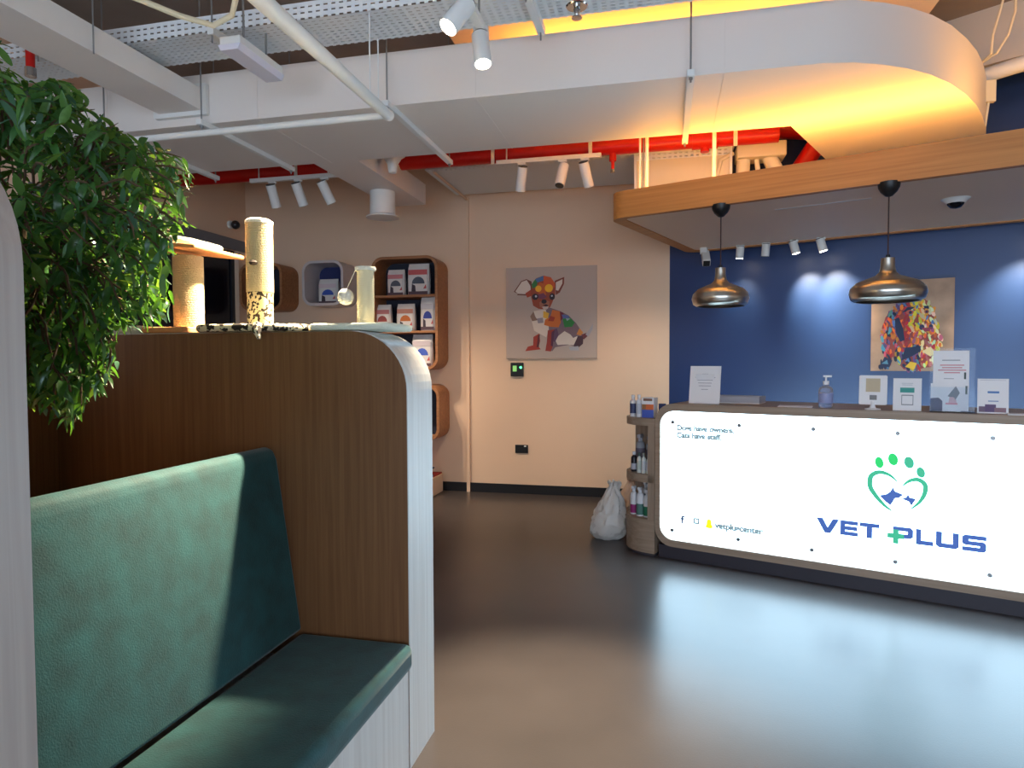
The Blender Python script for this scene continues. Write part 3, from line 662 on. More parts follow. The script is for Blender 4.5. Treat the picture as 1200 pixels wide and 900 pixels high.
# bottles on the shelf
def bottle(name, label, u_, d_, z, r, h, col, capcol, band, group, trigger=False, bandz=(0.15, 0.6)):
    base = np.array(cw(UL - 0.002 + u_, DF + d_, z))
    t = thing(name, label, 'bottle', base, CT, group)
    MB().lathe([(0.0005, 0), (r * 0.95, 0.0), (r, 0.006), (r, h * 0.68), (r * 0.85, h * 0.75), (r * 0.45, h * 0.8), (r * 0.42, h * 0.84), (0.0005, h * 0.84)], 16).build('bottle_body', mat('b_%d_%d_%d' % col, col, 0.35), t)
    MB().lathe([(r * 1.015, h * bandz[0]), (r * 1.02, h * bandz[0] + 0.001), (r * 1.02, h * bandz[1]), (r * 1.015, h * bandz[1] + 0.001)], 16).build('label_band', mat('l_%d_%d_%d' % band, band, 0.5), t)
    if trigger:
        MB().cyl((0, 0, h * 0.83), (0, 0, h * 0.9), r * 0.5, n=12).build('collar', mat('b_%d_%d_%d' % capcol, capcol, 0.35), t)
        MB().box(-r * 0.4, r * 0.4, -r * 1.1, r * 0.7, h * 0.9, h * 1.0).box(-r * 0.2, r * 0.2, -r * 0.9, -r * 0.6, h * 0.8, h * 0.9).build('trigger_head', mat('b_%d_%d_%d' % capcol, capcol, 0.35), t, bevel=0.003)
    else:
        MB().cyl((0, 0, h * 0.83), (0, 0, h), r * 0.55, n=14).build('cap', mat('b_%d_%d_%d' % capcol, capcol, 0.35), t, bevel=0.003)
G = 'care bottles on the rounded shelf'
wht, blu, gry, grn, mag, blk = (228, 228, 232), (40, 62, 130), (170, 172, 180), (40, 120, 86), (150, 40, 110), (34, 32, 40)
bottle('shampoo_bottle', 'white bottle with a dark blue label, leftmost on the shelf top', -0.225, 0.13, 1.02, 0.024, 0.165, wht, wht, (60, 70, 110), G)
bottle('shampoo_bottle', 'plain white bottle on the shelf top, next to the boxed product', -0.165, 0.10, 1.02, 0.022, 0.17, wht, wht, (200, 204, 216), G)
bx = thing('product_box', 'boxed product with orange and blue print on the shelf top', 'box', cw(UL - 0.085, DF + 0.11, 1.02), CT)
MB().box(-0.047, 0.047, -0.04, 0.04, 0, 0.15).build('carton', M_paper, bx)
pc = MB()
for (x0, x1, z0, z1, c) in ((-.046, .046, .0, .06, (74, 98, 190)), (-.02, .046, .06, .10, (220, 110, 60)), (-.046, -.015, .06, .1, (160, 110, 70)), (-.035, .035, .125, .145, (140, 100, 84))):
    pc.poly([(x0, -0.041, z0), (x1, -0.041, z0), (x1, -0.041, z1), (x0, -0.041, z1)], c)
pc.build('carton_print', M_cards, bx, smooth=0)
tag(MB().box(-0.02, 0.035, -0.02, 0.03, 0, 0.095).build('product_box', mat('navy_carton', (34, 46, 110), 0.5), loc=cw(UL - 0.02 - 0.03, DF + 0.26, 1.02)), 'small navy carton behind the boxed product on the shelf top', 'box')
bottle('dropper_bottle', 'dark bottle with a white cap on the middle shelf', -0.215, 0.13, 0.60, 0.024, 0.15, blk, wht, (190, 190, 200), G, bandz=(0.1, 0.4))
bottle('tube_bottle', 'pale tube bottle on the middle shelf beside the dark one', -0.155, 0.085, 0.60, 0.018, 0.15, (222, 226, 220), (70, 90, 80), (196, 206, 196), G)
bottle('tube_bottle', 'pale tube bottle in the centre of the middle shelf', -0.115, 0.075, 0.60, 0.017, 0.152, (222, 226, 220), (150, 160, 158), (206, 210, 214), G)
bottle('tube_bottle', 'pale tube bottle at the desk side of the middle shelf', -0.078, 0.075, 0.60, 0.017, 0.14, (222, 226, 220), (170, 176, 178), (206, 206, 216), G)
bottle('spray_bottle', 'translucent spray bottle at the back of the middle shelf, left', -0.22, 0.27, 0.60, 0.036, 0.27, gry, (190, 190, 204), (120, 112, 128), G, True)
bottle('spray_bottle', 'translucent spray bottle at the back of the middle shelf, right', -0.14, 0.27, 0.60, 0.034, 0.26, gry, (190, 190, 204), (110, 104, 120), G, True)
bottle('spray_bottle', 'white spray bottle with a magenta label on the bottom shelf', -0.215, 0.13, 0.27, 0.028, 0.215, wht, wht, mag, G, True, (0.05, 0.35))
bottle('spray_bottle', 'white spray bottle with a green label, centre front of the bottom shelf', -0.15, 0.095, 0.27, 0.029, 0.22, wht, wht, (90, 130, 120), G, True, (0.05, 0.42))
bottle('spray_bottle', 'white spray bottle with a dark green label by the desk on the bottom shelf', -0.088, 0.085, 0.27, 0.029, 0.21, wht, wht, grn, G, True, (0.05, 0.38))
bottle('spray_bottle', 'spray bottle in the second row of the bottom shelf', -0.16, 0.24, 0.27, 0.03, 0.24, (200, 206, 210), wht, (120, 130, 150), G, True)

# things on the desk top
ZK = ZTOP
def card(px0, px1, pyb, pyt, D, label, name='counter_sign', tilt=9, thick=0.003, prints=(), cat='sign', leg=True):
    c0, c1 = onc(px0, pyb, D), onc(px1, pyb, D); mid = (c0 + c1) / 2
    wd = (c1 - c0) @ CU; h = onc((px0 + px1) / 2, pyt, D)[2] - ZK
    t = thing(name, label, cat, (mid[0], mid[1], ZK), CT)
    o = MB().box(-wd / 2, wd / 2, 0, thick, 0, h).build('card', M_paper, t); o.rotation_euler = (math.radians(-tilt), 0, 0)
    if prints:
        pm = MB()
        for k, (x0, x1, z0, z1, c) in enumerate(prints):
            y = -0.0004 - 0.0001 * k
            q_ = [(-wd / 2 + x0 * wd, y, z0 * h), (-wd / 2 + x1 * wd, y, z0 * h), (-wd / 2 + x1 * wd, y, z1 * h), (-wd / 2 + x0 * wd, y, z1 * h)]
            if z1 - z0 > 0.045 and x1 - x0 > 0.1: MB().poly(q_, c).build('printed_block', M_cards, o, smooth=0)
            else: pm.poly(q_, c)
        if pm.f: pm.build('printed_lines', M_cards, o, smooth=0)['kind'] = 'stuff'
    if leg:
        l = MB().box(-wd * 0.3, wd * 0.3, 0, 0.002, 0, h * 0.8).build('easel_leg', M_paper, t); l.location = (0, 0.07, 0.0); l.rotation_euler = (math.radians(14), 0, 0)
    return t, wd, h
lines = [(0.5 - w_ / 2, 0.5 + w_ / 2, z_, z_ + 0.012, (150, 146, 160)) for w_, z_ in ((.2, .78), (.66, .69), (.5, .615), (.44, .54), (.4, .465), (.22, .37))]
card(807, 843, 474, 428.5, 4.72, 'tall white notice with a few centred lines at the left end of the desk', prints=lines)
t = thing('paper_tray', 'low grey tray behind the tall white notice on the desk', 'tray', (onc(867, 474, 4.95)[0], onc(867, 474, 4.95)[1], ZK), CT)
MB().box(-0.2, 0.16, -0.1, 0.1, 0, 0.006).build('tray_floor', M_white, t)
MB().box(-0.2, 0.16, -0.1, -0.094, 0.006, 0.05).box(-0.2, 0.16, 0.094, 0.1, 0.006, 0.05).box(-0.2, -0.194, -0.094, 0.094, 0.006, 0.05).box(0.154, 0.16, -0.094, 0.094, 0.006, 0.05).build('tray_wall', mat('grey_plastic', (176, 172, 178), 0.4), t)
p = onc(932, 480, 4.72)
tag(MB().box(-0.105, 0.105, -0.07, 0.07, 0, 0.004).build('leaflet_pile', M_paper, loc=(p[0], p[1], ZK)), 'flat white leaflets lying left of the sanitiser bottle', 'leaflets')
bpy.context.scene.objects['leaflet_pile'].rotation_euler = (0, 0, CT + 0.1)
p = onc(967.5, 480, 4.72)
t = thing('sanitiser_bottle', 'clear hand sanitiser bottle with a white pump on the desk', 'bottle', (p[0], p[1], ZK), CT)
MB().lathe([(0.0005, 0), (0.04, 0), (0.044, 0.008), (0.044, 0.115), (0.036, 0.135), (0.016, 0.145), (0.016, 0.155), (0.0005, 0.155)], 24).build('bottle_body', mat('clear_gel', (222, 228, 244), 0.1, trans=0.75, ior=1.35), t)
MB().lathe([(0.0447, 0.03), (0.045, 0.031), (0.045, 0.095), (0.0447, 0.096)], 24).build('label_band', mat('pale_blue_label', (150, 160, 205), 0.5), t)
MB().cyl((0, 0, 0.152), (0, 0, 0.175), 0.019, n=16).build('collar', M_paper, t)
MB().cyl((0, 0, 0.175), (0, 0, 0.20), 0.006, n=10).box(-0.016, 0.034, -0.009, 0.009, 0.2, 0.212).build('pump_head', M_paper, t)
# small screen on a round foot
p = onc(1022.5, 482, 4.70)
t = thing('feedback_stand', 'small white framed sign on a round foot on the desk', 'sign', (p[0], p[1], ZK), CT)
MB().lathe([(0.045, 0), (0.045, 0.005), (0.02, 0.01), (0.012, 0.03), (0.012, 0.05)][::1], 20).build('foot', M_paper, t)
o = MB().prism(rrect(-0.078, 0.078, 0.03, 0.215, 0.008, 4), 'y', -0.006, 0.006).build('frame', M_paper, t); o.rotation_euler = (math.radians(-6), 0, 0)
MB().poly([(-.04, -.0066, .11), (.04, -.0066, .11), (.04, -.0066, .195), (-.04, -.0066, .195)], (206, 190, 160)).build('printed_block', M_cards, o, smooth=0)
MB().poly([(-.018, -.0066, .06), (.022, -.0066, .06), (.022, -.0066, .09), (-.018, -.0066, .09)], (130, 130, 134)).build('printed_block', M_cards, o, smooth=0)
card(1046, 1079.5, 483.5, 443, 4.68, 'white card with a green band, between the small framed sign and the tall acrylic stand', prints=((.25, .75, .56, .71, (64, 160, 150)), (.3, .7, .84, .85, (160, 170, 176)), (.32, .68, .79, .80, (160, 170, 176)), (.3, .72, .17, .20, (150, 154, 160)), (.3, .72, .46, .49, (150, 154, 160)), (.3, .325, .2, .46, (150, 154, 160)), (.695, .72, .2, .46, (150, 154, 160))))
card(1145, 1182, 485.5, 443.5, 4.68, 'white card with a purple animal row along its foot, rightmost on the desk', prints=((.08, .92, .95, .96, (170, 170, 190)), (.33, .7, .58, .64, (84, 130, 190)), (.35, .68, .34, .37, (140, 160, 196)), (.05, .28, .04, .2, (120, 100, 124)), (.25, .6, .04, .26, (104, 84, 124)), (.55, .92, .04, .17, (150, 116, 128))))
# tall acrylic stand holding two leaflets
p = onc(1117, 486, 4.70)
t = thing('acrylic_stand', 'tall clear acrylic leaflet stand on the desk beside the rightmost card', 'stand', (p[0], p[1], ZK), CT)
MB().box(-0.12, 0.105, 0.03, 0.034, 0.0, 0.38).build('back_plate', M_acryl, t); MB().box(-0.12, 0.105, -0.04, 0.03, 0.0, 0.004).build('foot', M_acryl, t); MB().box(-0.12, 0.105, -0.04, -0.037, 0.004, 0.15).build('front_lip', M_acryl, t)
o = tag(MB().box(-0.105, 0.075, 0, 0.001, 0, 0.36).build('poster_sheet', M_paper, loc=(p[0] - CU[0] * 0.0 + CN[0] * 0.028, p[1] + CN[1] * 0.028, ZK + 0.006)), 'white poster sheet with red lines in the tall acrylic stand', 'poster'); o.rotation_euler = (0, 0, CT)
pm = MB()
for (x0, x1, z0, z1, c) in ((-.06, .03, .30, .305, (150, 150, 160)), (-.07, .05, .27, .276, (214, 130, 140)), (-.06, .04, .255, .261, (214, 130, 140)), (-.08, .06, .24, .246, (214, 130, 140)), (-.05, .03, .225, .231, (214, 130, 140)), (-.05, .0, .19, .194, (150, 150, 160)), (.05, .06, .19, .23, (70, 84, 80)), (.058, .068, .1, .15, (70, 84, 80))):
    q_ = [(x0, -0.0004, z0), (x1, -0.0004, z0), (x1, -0.0004, z1), (x0, -0.0004, z1)]
    if z1 - z0 > 0.02: MB().poly(q_, c).build('printed_block', M_cards, o, smooth=0)
    else: pm.poly(q_, c)
pm.build('printed_lines', M_cards, o, smooth=0)['kind'] = 'stuff'
o = tag(MB().box(-0.115, 0.035, 0, 0.001, 0, 0.165).build('leaflet', M_paper, loc=(p[0] + CN[0] * -0.03, p[1] + CN[1] * -0.03, ZK + 0.006)), 'small leaflet with a navy corner in the front lip of the acrylic stand', 'leaflet'); o.rotation_euler = (0, 0, CT)
for pts, c in (([(-.115, 0), (-.055, 0), (-.055, .06), (-.075, .08), (-.115, .075)], (44, 44, 92)), ([(-.03, .09), (.01, .07), (.03, .11), (.01, .15), (-.01, .12)], (130, 130, 140)), ([(-.04, .04), (.02, .04), (.02, .05), (-.04, .05)], (214, 130, 140)), ([(-.025, .05), (.015, .05), (.01, .085), (-.02, .085)], (226, 180, 186))):
    MB().poly([(x, -.0004, z) for x, z in pts], c).build('printed_block', M_cards, o, smooth=0)
p = onc(1206, 489, 4.66)
o = tag(MB().box(-0.1, 0.1, -0.05, 0.05, 0, 0.006).build('business_cards', M_paper, loc=(p[0], p[1], ZK)), 'flat white cards lying at the right edge of the picture on the desk', 'cards'); o.rotation_euler = (0, 0, CT + 0.05)

# ------------------------------------------------------------------ plastic bags by the shelf
from mathutils import noise as mnoise
def bag(name, label, base, w_, d_, h, m, seed, rotz=0):
    n, k = 44, 30; vs_, fs = [], []
    keys = [(0.0, 0.62), (0.03, 0.80), (0.12, 1.0), (0.28, 0.98), (0.5, 0.80), (0.7, 0.58), (0.86, 0.34), (0.93, 0.22), (0.96, 0.24), (1.0, 0.36)]
    for i in range(k + 1):
        f_ = i / k
        for (a0, b0_), (a1, b1_) in zip(keys, keys[1:]):
            if a0 <= f_ <= a1: prof = b0_ + (b1_ - b0_) * (f_ - a0) / (a1 - a0); break
        for j in range(n):
            a = 2 * PI * j / n
            p = Vector((math.cos(a) * 1.6, math.sin(a) * 1.6, f_ * 3.4 + seed * 7.1))
            cr = abs(mnoise.noise(p * 1.1)) * 0.34 + abs(mnoise.noise(p * 2.6 + Vector((9, 0, 0)))) * 0.16
            fold = 0.10 * math.sin(7 * a + 2.0 * mnoise.noise(p) * 3) * f_
            q = prof * (1.12 - cr + fold)
            z = f_ * h * (1 + (0.06 * mnoise.noise(p * 2) if f_ > 0.9 else 0)) + (0.02 * mnoise.noise(p * 1.7) if 0.05 < f_ < 0.9 else 0)
            vs_.append((q * w_ / 2 * math.cos(a) + 0.05 * f_, q * d_ / 2 * math.sin(a), z))
    for i in range(k):
        for j in range(n): fs.append((i * n + j, i * n + (j + 1) % n, (i + 1) * n + (j + 1) % n, (i + 1) * n + j))
    fs += [tuple(range(n))[::-1]]
    t = thing(name, label, 'bag', base, rotz)
    MB().add(vs_, fs).build('bag_body', m, t, smooth=28)
    MB().tube([(0.05, 0, h * 0.88), (0.075, 0.01, h * 0.99), (0.10, 0.0, h * 0.97), (0.085, 0, h * 0.86)], [0.016, 0.013, 0.013, 0.01], 8).build('handle_knot', m, t)
b0 = onz(708, 634, 0.0)
bag('plastic_bag', 'crumpled white plastic bag standing on the floor by the shelf', (b0[0] + 0.02, b0[1] + 0.10, 0), 0.30, 0.24, 0.46, mat('white_bag', (226, 222, 216), 0.35, trans=0.15, bump=0.25, bscale=25), 3)
b0 = onz(735, 628, 0.0)
bag('plastic_bag', 'beige plastic bag with dark marks tucked between the white bag and the shelf', (b0[0] - 0.03, b0[1] + 0.34, 0), 0.26, 0.22, 0.42, mat('beige_bag', (214, 186, 164), 0.4, var=0.2, vscale=14, bump=0.25, bscale=25), 8)

# ------------------------------------------------------------------ pictures and wall plates
def picture(name, label, t, w_, h, canvas, polys, back=0.03):
    MB().box(0, w_, -back, 0, 0, h).build('canvas', canvas, t)
    pm = MB()
    for k, (pts, c) in enumerate(polys):
        pm.poly([(x, -back - 0.0006 - 0.00002 * k, z) for x, z in pts], c)
    pm.build('painting', M_cards, t, smooth=0)
a, b = ony(593, 314.4, YB - 0.03), ony(699.3, 419.5, YB - 0.03)
PW, PHh = b[0] - a[0], a[2] - b[2]
t = thing('puppy_picture', 'square grey canvas of a sitting multicoloured puppy on the cream wall', 'picture', (a[0], YB - 0.001, b[2]))
N = lambda ps: [((x - 20) / 737 * PW, (830 - y) / 740 * PHh) for x, y in ps]
def circ(x, y, r, n=14, ry=None): return [(x + r * math.cos(2 * PI * k / n), y + (ry or r) * math.sin(2 * PI * k / n)) for k in range(n)]
W_ = (222, 208, 194)
P = [((85, 285), (145, 200), (190, 184), (232, 205), (240, 300), (190, 318), (110, 312), (120, 300)), (110, 60, 44)], [((97, 282), (150, 206), (192, 192), (222, 240), (226, 290), (186, 306), (122, 302)), W_], \
    [((420, 205), (498, 176), (496, 232), (462, 300), (430, 320)), (128, 62, 44)], [((430, 218), (484, 194), (482, 230), (450, 285), (430, 280)), W_], \
    [((180, 300), (226, 270), (236, 320), (196, 335)), (176, 66, 36)], \
    [((232, 230), (270, 180), (330, 160), (390, 176), (424, 225), (426, 310), (405, 370), (385, 415), (345, 434), (290, 428), (245, 402), (228, 330)), (158, 70, 40)], \
    [((232, 228), (262, 188), (282, 205), (274, 250), (240, 262)), (52, 120, 60)], [((262, 186), (330, 161), (332, 200), (280, 214)), (70, 108, 160)], [((330, 161), (392, 178), (422, 225), (420, 262), (330, 250)), (206, 84, 30)], \
    [((270, 250), (300, 215), (345, 230), (350, 330), (300, 320)), (200, 96, 30)], [(circ(288, 265, 26), (236, 176, 34))], [(circ(373, 263, 33), (240, 186, 26))], \
    [((282, 312), (330, 300), (356, 330), (330, 352), (288, 345)), (120, 60, 84)], [(circ(262, 330, 26), (44, 28, 34))], [(circ(400, 332, 23, ry=27), (44, 28, 34))], [(circ(268, 326, 9), (190, 190, 200))], [(circ(398, 326, 7), (190, 190, 200))], \
    [((296, 376), (330, 350), (380, 372), (376, 412), (344, 428), (300, 416)), (168, 104, 78)], [(circ(334, 370, 22, ry=18), (34, 24, 34))], [((322, 398), (350, 392), (374, 404), (350, 412)), (60, 30, 36)], [((318, 412), (372, 410), (366, 428), (330, 432)), (206, 190, 178)], \
    [((375, 418), (470, 452), (535, 488), (592, 548), (640, 618), (648, 680), (600, 745), (540, 722), (480, 732), (425, 742), (402, 772), (345, 772), (358, 700), (365, 600), (340, 520), (350, 440)), (122, 100, 108)], \
    [((222, 490), (250, 446), (345, 432), (372, 520), (372, 604), (352, 660), (300, 632), (252, 604), (236, 540)), W_], [((220, 488), (248, 448), (262, 490), (282, 520), (236, 528)), (140, 108, 92)], [((276, 506), (324, 500), (330, 542), (284, 546)), (152, 140, 146)], [((328, 446), (376, 466), (364, 512), (326, 500)), (226, 176, 60)], \
    [((402, 438), (462, 452), (470, 540), (452, 580), (388, 576), (334, 560), (342, 516), (384, 498)), (212, 110, 40)], [((384, 486), (424, 500), (410, 532), (366, 528)), (168, 56, 30)], [((462, 452), (494, 466), (486, 510), (468, 530)), (120, 34, 50)], [((478, 478), (530, 486), (548, 520), (488, 512)), (92, 104, 160)], [((484, 512), (546, 506), (582, 544), (560, 578), (500, 582)), (44, 128, 54)], [((510, 508), (548, 512), (520, 530)), (150, 170, 170)], \
    [((428, 690), (450, 650), (500, 612), (548, 640), (570, 668), (604, 652), (590, 728), (520, 720), (444, 724)), W_], [((400, 600), (440, 590), (452, 640), (424, 700), (400, 690)), (96, 66, 92)], [((596, 640), (620, 590), (650, 625), (630, 650)), (214, 136, 60)], \
    [((246, 656), (296, 628), (302, 690), (290, 735), (306, 758), (250, 764), (178, 772), (200, 735), (244, 724)), (166, 56, 40)], [((285, 640), (300, 636), (292, 738), (272, 742)), (96, 38, 44)], [((364, 604), (420, 596), (402, 740), (388, 776), (344, 770), (356, 700)), (156, 54, 40)], [((395, 620), (420, 600), (405, 735), (388, 730)), (88, 42, 66)], \
    [((586, 700), (606, 656), (652, 650), (648, 716), (604, 752), (572, 730)), (74, 44, 54)], [((535, 742), (612, 734), (616, 770), (546, 768)), (176, 176, 182)], [((636, 640), (676, 628), (690, 650), (654, 682)), (112, 52, 56)], [((668, 640), (700, 600), (727, 552), (724, 602), (690, 660)), (170, 166, 172)]
polys = []
for e_ in P:
    it = e_[0] if len(e_) == 1 else (e_[0], e_[1])
    polys.append((N(it[0]), it[1]))
picture('puppy', '', t, PW, PHh, M_canvas, polys)

DP = DBW - 0.035
a, b = onc(1020, 434.6, DP), onc(1117, 434.6, DP); topz = onc(1119, 325, DP)[2]
PW2, PH2 = (b - a) @ CU, topz - a[2]
t = thing('dog_portrait', 'brown canvas with a colourful long-eared dog head on the blue wall', 'picture', (*cw(a @ CU, DBW - 0.001, 0)[:2], a[2]), CT)
N2 = lambda ps: [((x - 128) / 630 * PW2, (803 - y) / 708 * PH2) for x, y in ps]
sil = [(240, 380), (270, 345), (300, 320), (340, 278), (400, 262), (470, 250), (520, 236), (560, 262), (600, 320), (612, 390), (640, 440), (665, 540), (664, 640), (630, 690), (600, 772), (560, 775), (500, 790), (440, 796), (390, 790), (350, 745), (300, 690), (290, 760), (205, 778), (195, 770), (240, 700), (222, 625), (210, 540), (225, 440)]
def inside(p, poly):
    r_ = False; j = len(poly) - 1
    for i in range(len(poly)):
        if (poly[i][1] > p[1]) != (poly[j][1] > p[1]) and p[0] < (poly[j][0] - poly[i][0]) * (p[1] - poly[i][1]) / (poly[j][1] - poly[i][1]) + poly[i][0]: r_ = not r_
        j = i
    return r_
rr = random.Random(5)
polys = [(N2(sil), (150, 60, 50))]
red, org, yel, crm, nav, tea, pnk, pur = (176, 40, 44), (222, 110, 34), (232, 176, 40), (230, 196, 150), (28, 34, 66), (86, 130, 150), (196, 90, 100), (110, 70, 110)
def dab(x, y, ang, l, wd, c):
    pts = []
    for k in range(8):
        th = 2 * PI * k / 8; px, py = l * math.cos(th), wd * math.sin(th)
        pts.append((x + px * math.cos(ang) - py * math.sin(ang), y + px * math.sin(ang) + py * math.cos(ang)))
    return (N2(pts), c)
cnt = 0
while cnt < 400:
    x, y = rr.uniform(195, 665), rr.uniform(240, 795)
    if not inside((x, y), sil): continue
    if x < 330: pal = [red, org, pnk, pur, nav, tea, org] if y < 690 else [nav, nav, tea, nav]
    elif y > 610: pal = [nav, tea, nav, yel, pur, red] if x < 520 else [org, crm, red, yel, pnk]
    elif x < 430: pal = [red, pnk, red, pur, org] if y > 300 else [pur, red, tea, nav]
    else: pal = [yel, crm, yel, org, crm, tea] if y < 480 else [org, yel, crm, crm, org, pnk]
    c = rr.choice(pal); c = tuple(max(0, min(255, int(v * rr.uniform(0.8, 1.15)))) for v in c)
    polys.append(dab(x, y, rr.uniform(0.8, 2.2), rr.uniform(18, 36), rr.uniform(8, 15), c)); cnt += 1
for pts, c in ((((315, 395), (345, 380), (380, 470), (395, 560), (360, 575), (325, 500)), nav), (((370, 345), (410, 305), (470, 305), (440, 325), (400, 340)), nav), (((530, 300), (570, 300), (574, 325), (540, 318)), nav),
               (circ(430, 345, 30, ry=18), (180, 84, 70)), (circ(434, 346, 12), nav), (circ(556, 345, 18, ry=14), (160, 70, 60)), (circ(556, 346, 8), nav), (circ(522, 464, 20, ry=22), (54, 44, 78)), (circ(590, 462, 16, ry=20), (54, 44, 78)), (((520, 470), (600, 465), (580, 495), (545, 500)), (150, 50, 70)),
               (((400, 620), (520, 610), (500, 660), (430, 700), (370, 720)), nav), (((240, 690), (300, 720), (280, 770), (205, 778), (215, 740)), nav), (((215, 745), (260, 715), (270, 750)), tea), (((400, 770), (440, 730), (490, 740), (470, 790)), yel), (((525, 650), (590, 615), (630, 660), (590, 690)), (236, 200, 140))):
    polys.append((N2(pts), c))
picture('dog', '', t, PW2, PH2, M_canvas2, polys)
# access reader and socket
a, b = ony(599, 425, YB), ony(614, 441, YB)
t = thing('access_reader', 'black access reader with a green screen under the puppy picture', 'reader', ((a[0] + b[0]) / 2, YB - 0.001, b[2]))
wd, h = b[0] - a[0], a[2] - b[2]
MB().box(-wd / 2, wd / 2, -0.03, 0, 0, h).build('housing', M_dark, t, bevel=0.006)
MB().box(-wd * 0.32, -wd * 0.02, -0.032, -0.029, h * 0.36, h * 0.78).build('screen', mat('green_screen', (90, 130, 70), 0.3, emit=(100, 150, 80), estr=0.6), t)
MB().cyl((wd * 0.3, -0.032, h * 0.65), (wd * 0.3, -0.03, h * 0.65), 0.013, n=12).build('status_light', mat('green_led', (60, 230, 120), 0.3, emit=(70, 240, 130), estr=2.0), t)
a, b = ony(604, 521, YB), ony(619, 531, YB)
t = thing('wall_socket', 'black wall socket low on the cream wall', 'socket', ((a[0] + b[0]) / 2, YB - 0.001, b[2]))
wd, h = b[0] - a[0], a[2] - b[2]
MB().box(-wd / 2, wd / 2, -0.012, 0, 0, h).build('plate', M_dark, t, bevel=0.003)
MB().box(wd * 0.2, wd * 0.36, -0.015, -0.011, h * 0.78, h * 0.92).build('switch', M_paper, t)
# small camera on the side wall
q = onx(276, 263, XL + 0.08)
t = thing('bullet_camera', 'small white camera on the wall above the dark doorway', 'camera', (XL, q[1], q[2] - 0.05))
MB().cyl((0.0, 0, 0.05), (0.03, 0, 0.05), 0.045, n=16).build('mount', M_white, t)
MB().ball((0.08, -0.0, 0.045), 0.05, 8).build('bubble', mat('dark_bubble', (40, 38, 42), 0.15), t)

# ------------------------------------------------------------------ wall niches with food bags
YN = 6.603
def niche(x0, x1, z0, z1, label, m, r=0.12, depth=None, shelves=(), inner=None, wall=0.028, name='wall_niche'):
    d_ = depth or (YB - YN)
    t = thing(name, label, 'shelf', ((x0 + x1) / 2, YB - 0.002, z0))
    w_, h = x1 - x0, z1 - z0
    MB().ring(rrect(-w_ / 2, w_ / 2, 0, h, r, 8), rrect(-w_ / 2 + wall, w_ / 2 - wall, wall, h - wall, r - wall * 0.8, 8), 'y', -d_, 0).build('niche_frame', m, t, smooth=35)
    MB().prism(rrect(-w_ / 2 + wall, w_ / 2 - wall, wall, h - wall, r - wall * 0.8, 8), 'y', -0.01, -0.002).build('niche_back', inner, t)
    for z in shelves: MB().box(-w_ / 2 + wall, w_ / 2 - wall, -d_ + 0.005, -0.01, z - 0.012 - z0, z + 0.012 - z0).build('shelf_board', m, t)
    return t
M_ndark = mat('niche_dark_back', (26, 32, 52), 0.6); M_nblue = mat('niche_blue_back', (34, 44, 96), 0.6); M_nwhite = mat('niche_white', (206, 196, 196), 0.5)
fz = lambda px, py: ony(px, py, YN)
niche(-4.73, -4.19, 2.03, 2.56, 'brown rounded wall niche next to the dark doorway', M_niche, inner=M_ndark)
niche(-3.94, -3.44, 2.065, 2.56, 'white rounded wall niche holding one bag', M_nwhite, inner=M_nblue)
u3z = (1.355, 2.57)
S1, S2 = fz(500, 346)[2], fz(500, 388.5)[2]
niche(-3.11, -2.353, u3z[0], u3z[1], 'tall brown rounded wall unit with shelves of food bags', M_niche, shelves=(S1, S2), inner=M_ndark, r=0.13)
niche(-3.94, -3.44, 1.28, 1.80, 'white rounded wall niche lower down, mostly behind the scratcher', M_nwhite, inner=M_ndark)
niche(-3.11, -2.345, 0.6, 1.19, 'brown rounded wall niche below the tall unit', M_niche, inner=M_ndark)
def food_bag(x, z, w_, h, label, accent, panel, top=(226, 220, 216), y=6.72, dd=0.09):
    t = thing('food_bag', label, 'food bag', (x, y, z), 0, 'pet food bags in the wall niches')
    sec = [(0.0, 0.92, 1.0), (0.04, 1.0, 1.0), (0.5, 1.0, 1.0), (0.85, 0.97, 0.7), (0.95, 0.95, 0.2), (1.0, 0.95, 0.06)]
    vs_, fs = [], []
    n = 8
    for f_, a_, b_ in sec:
        vs_ += [(px * a_, py * b_, f_ * h) for px, py in rrect(-w_ / 2, w_ / 2, -dd / 2, dd / 2, 0.02, 1)]
    for i in range(len(sec) - 1):
        for j in range(n): fs.append((i * n + j, i * n + (j + 1) % n, (i + 1) * n + (j + 1) % n, (i + 1) * n + j))
    fs += [tuple(range(n))[::-1], tuple(range((len(sec) - 1) * n, len(sec) * n))]
    MB().add(vs_, fs).build('bag_body', mat('bagcol_%d_%d_%d' % top, top, 0.4), t, smooth=40)
    pm = MB(); y = -dd / 2 - 0.001
    def R_(x0, x1, z0, z1, c): pm.poly([(x0 * w_, y, z0 * h), (x1 * w_, y, z0 * h), (x1 * w_, y, z1 * h), (x0 * w_, y, z1 * h)], c)
    R_(-.44, .44, .64, .80, accent); R_(-.45, .45, .02, .12, (90, 66, 76))
    pm.poly([(cx * w_, y - 0.0003, cz * h) for cx, cz in [(0.02 + 0.3 * math.cos(k * PI / 8), 0.36 + 0.22 * math.sin(k * PI / 8)) for k in range(9)]], panel)
    pm.poly([(cx * w_, y - 0.0004, cz * h) for cx, cz in [(-.3, .12), (-.1, .12), (-.12, .3), (-.28, .36)]], (70, 56, 66)); pm.poly([(cx * w_, y - 0.0004, cz * h) for cx, cz in [(.25, .2), (.4, .2), (.38, .34)]], (200, 90, 90))
    pm.build('bag_print', M_cards, t, smooth=0)
def fb(px0, px1, pyt, zb_, label, accent, panel, **k):
    y = k.get('y', 6.72)
    a_, b_ = ony(px0, pyt, y - 0.045), ony(px1, pyt, y - 0.045)
    food_bag((a_[0] + b_[0]) / 2, zb_, b_[0] - a_[0], a_[2] - zb_, label, accent, panel, **k)
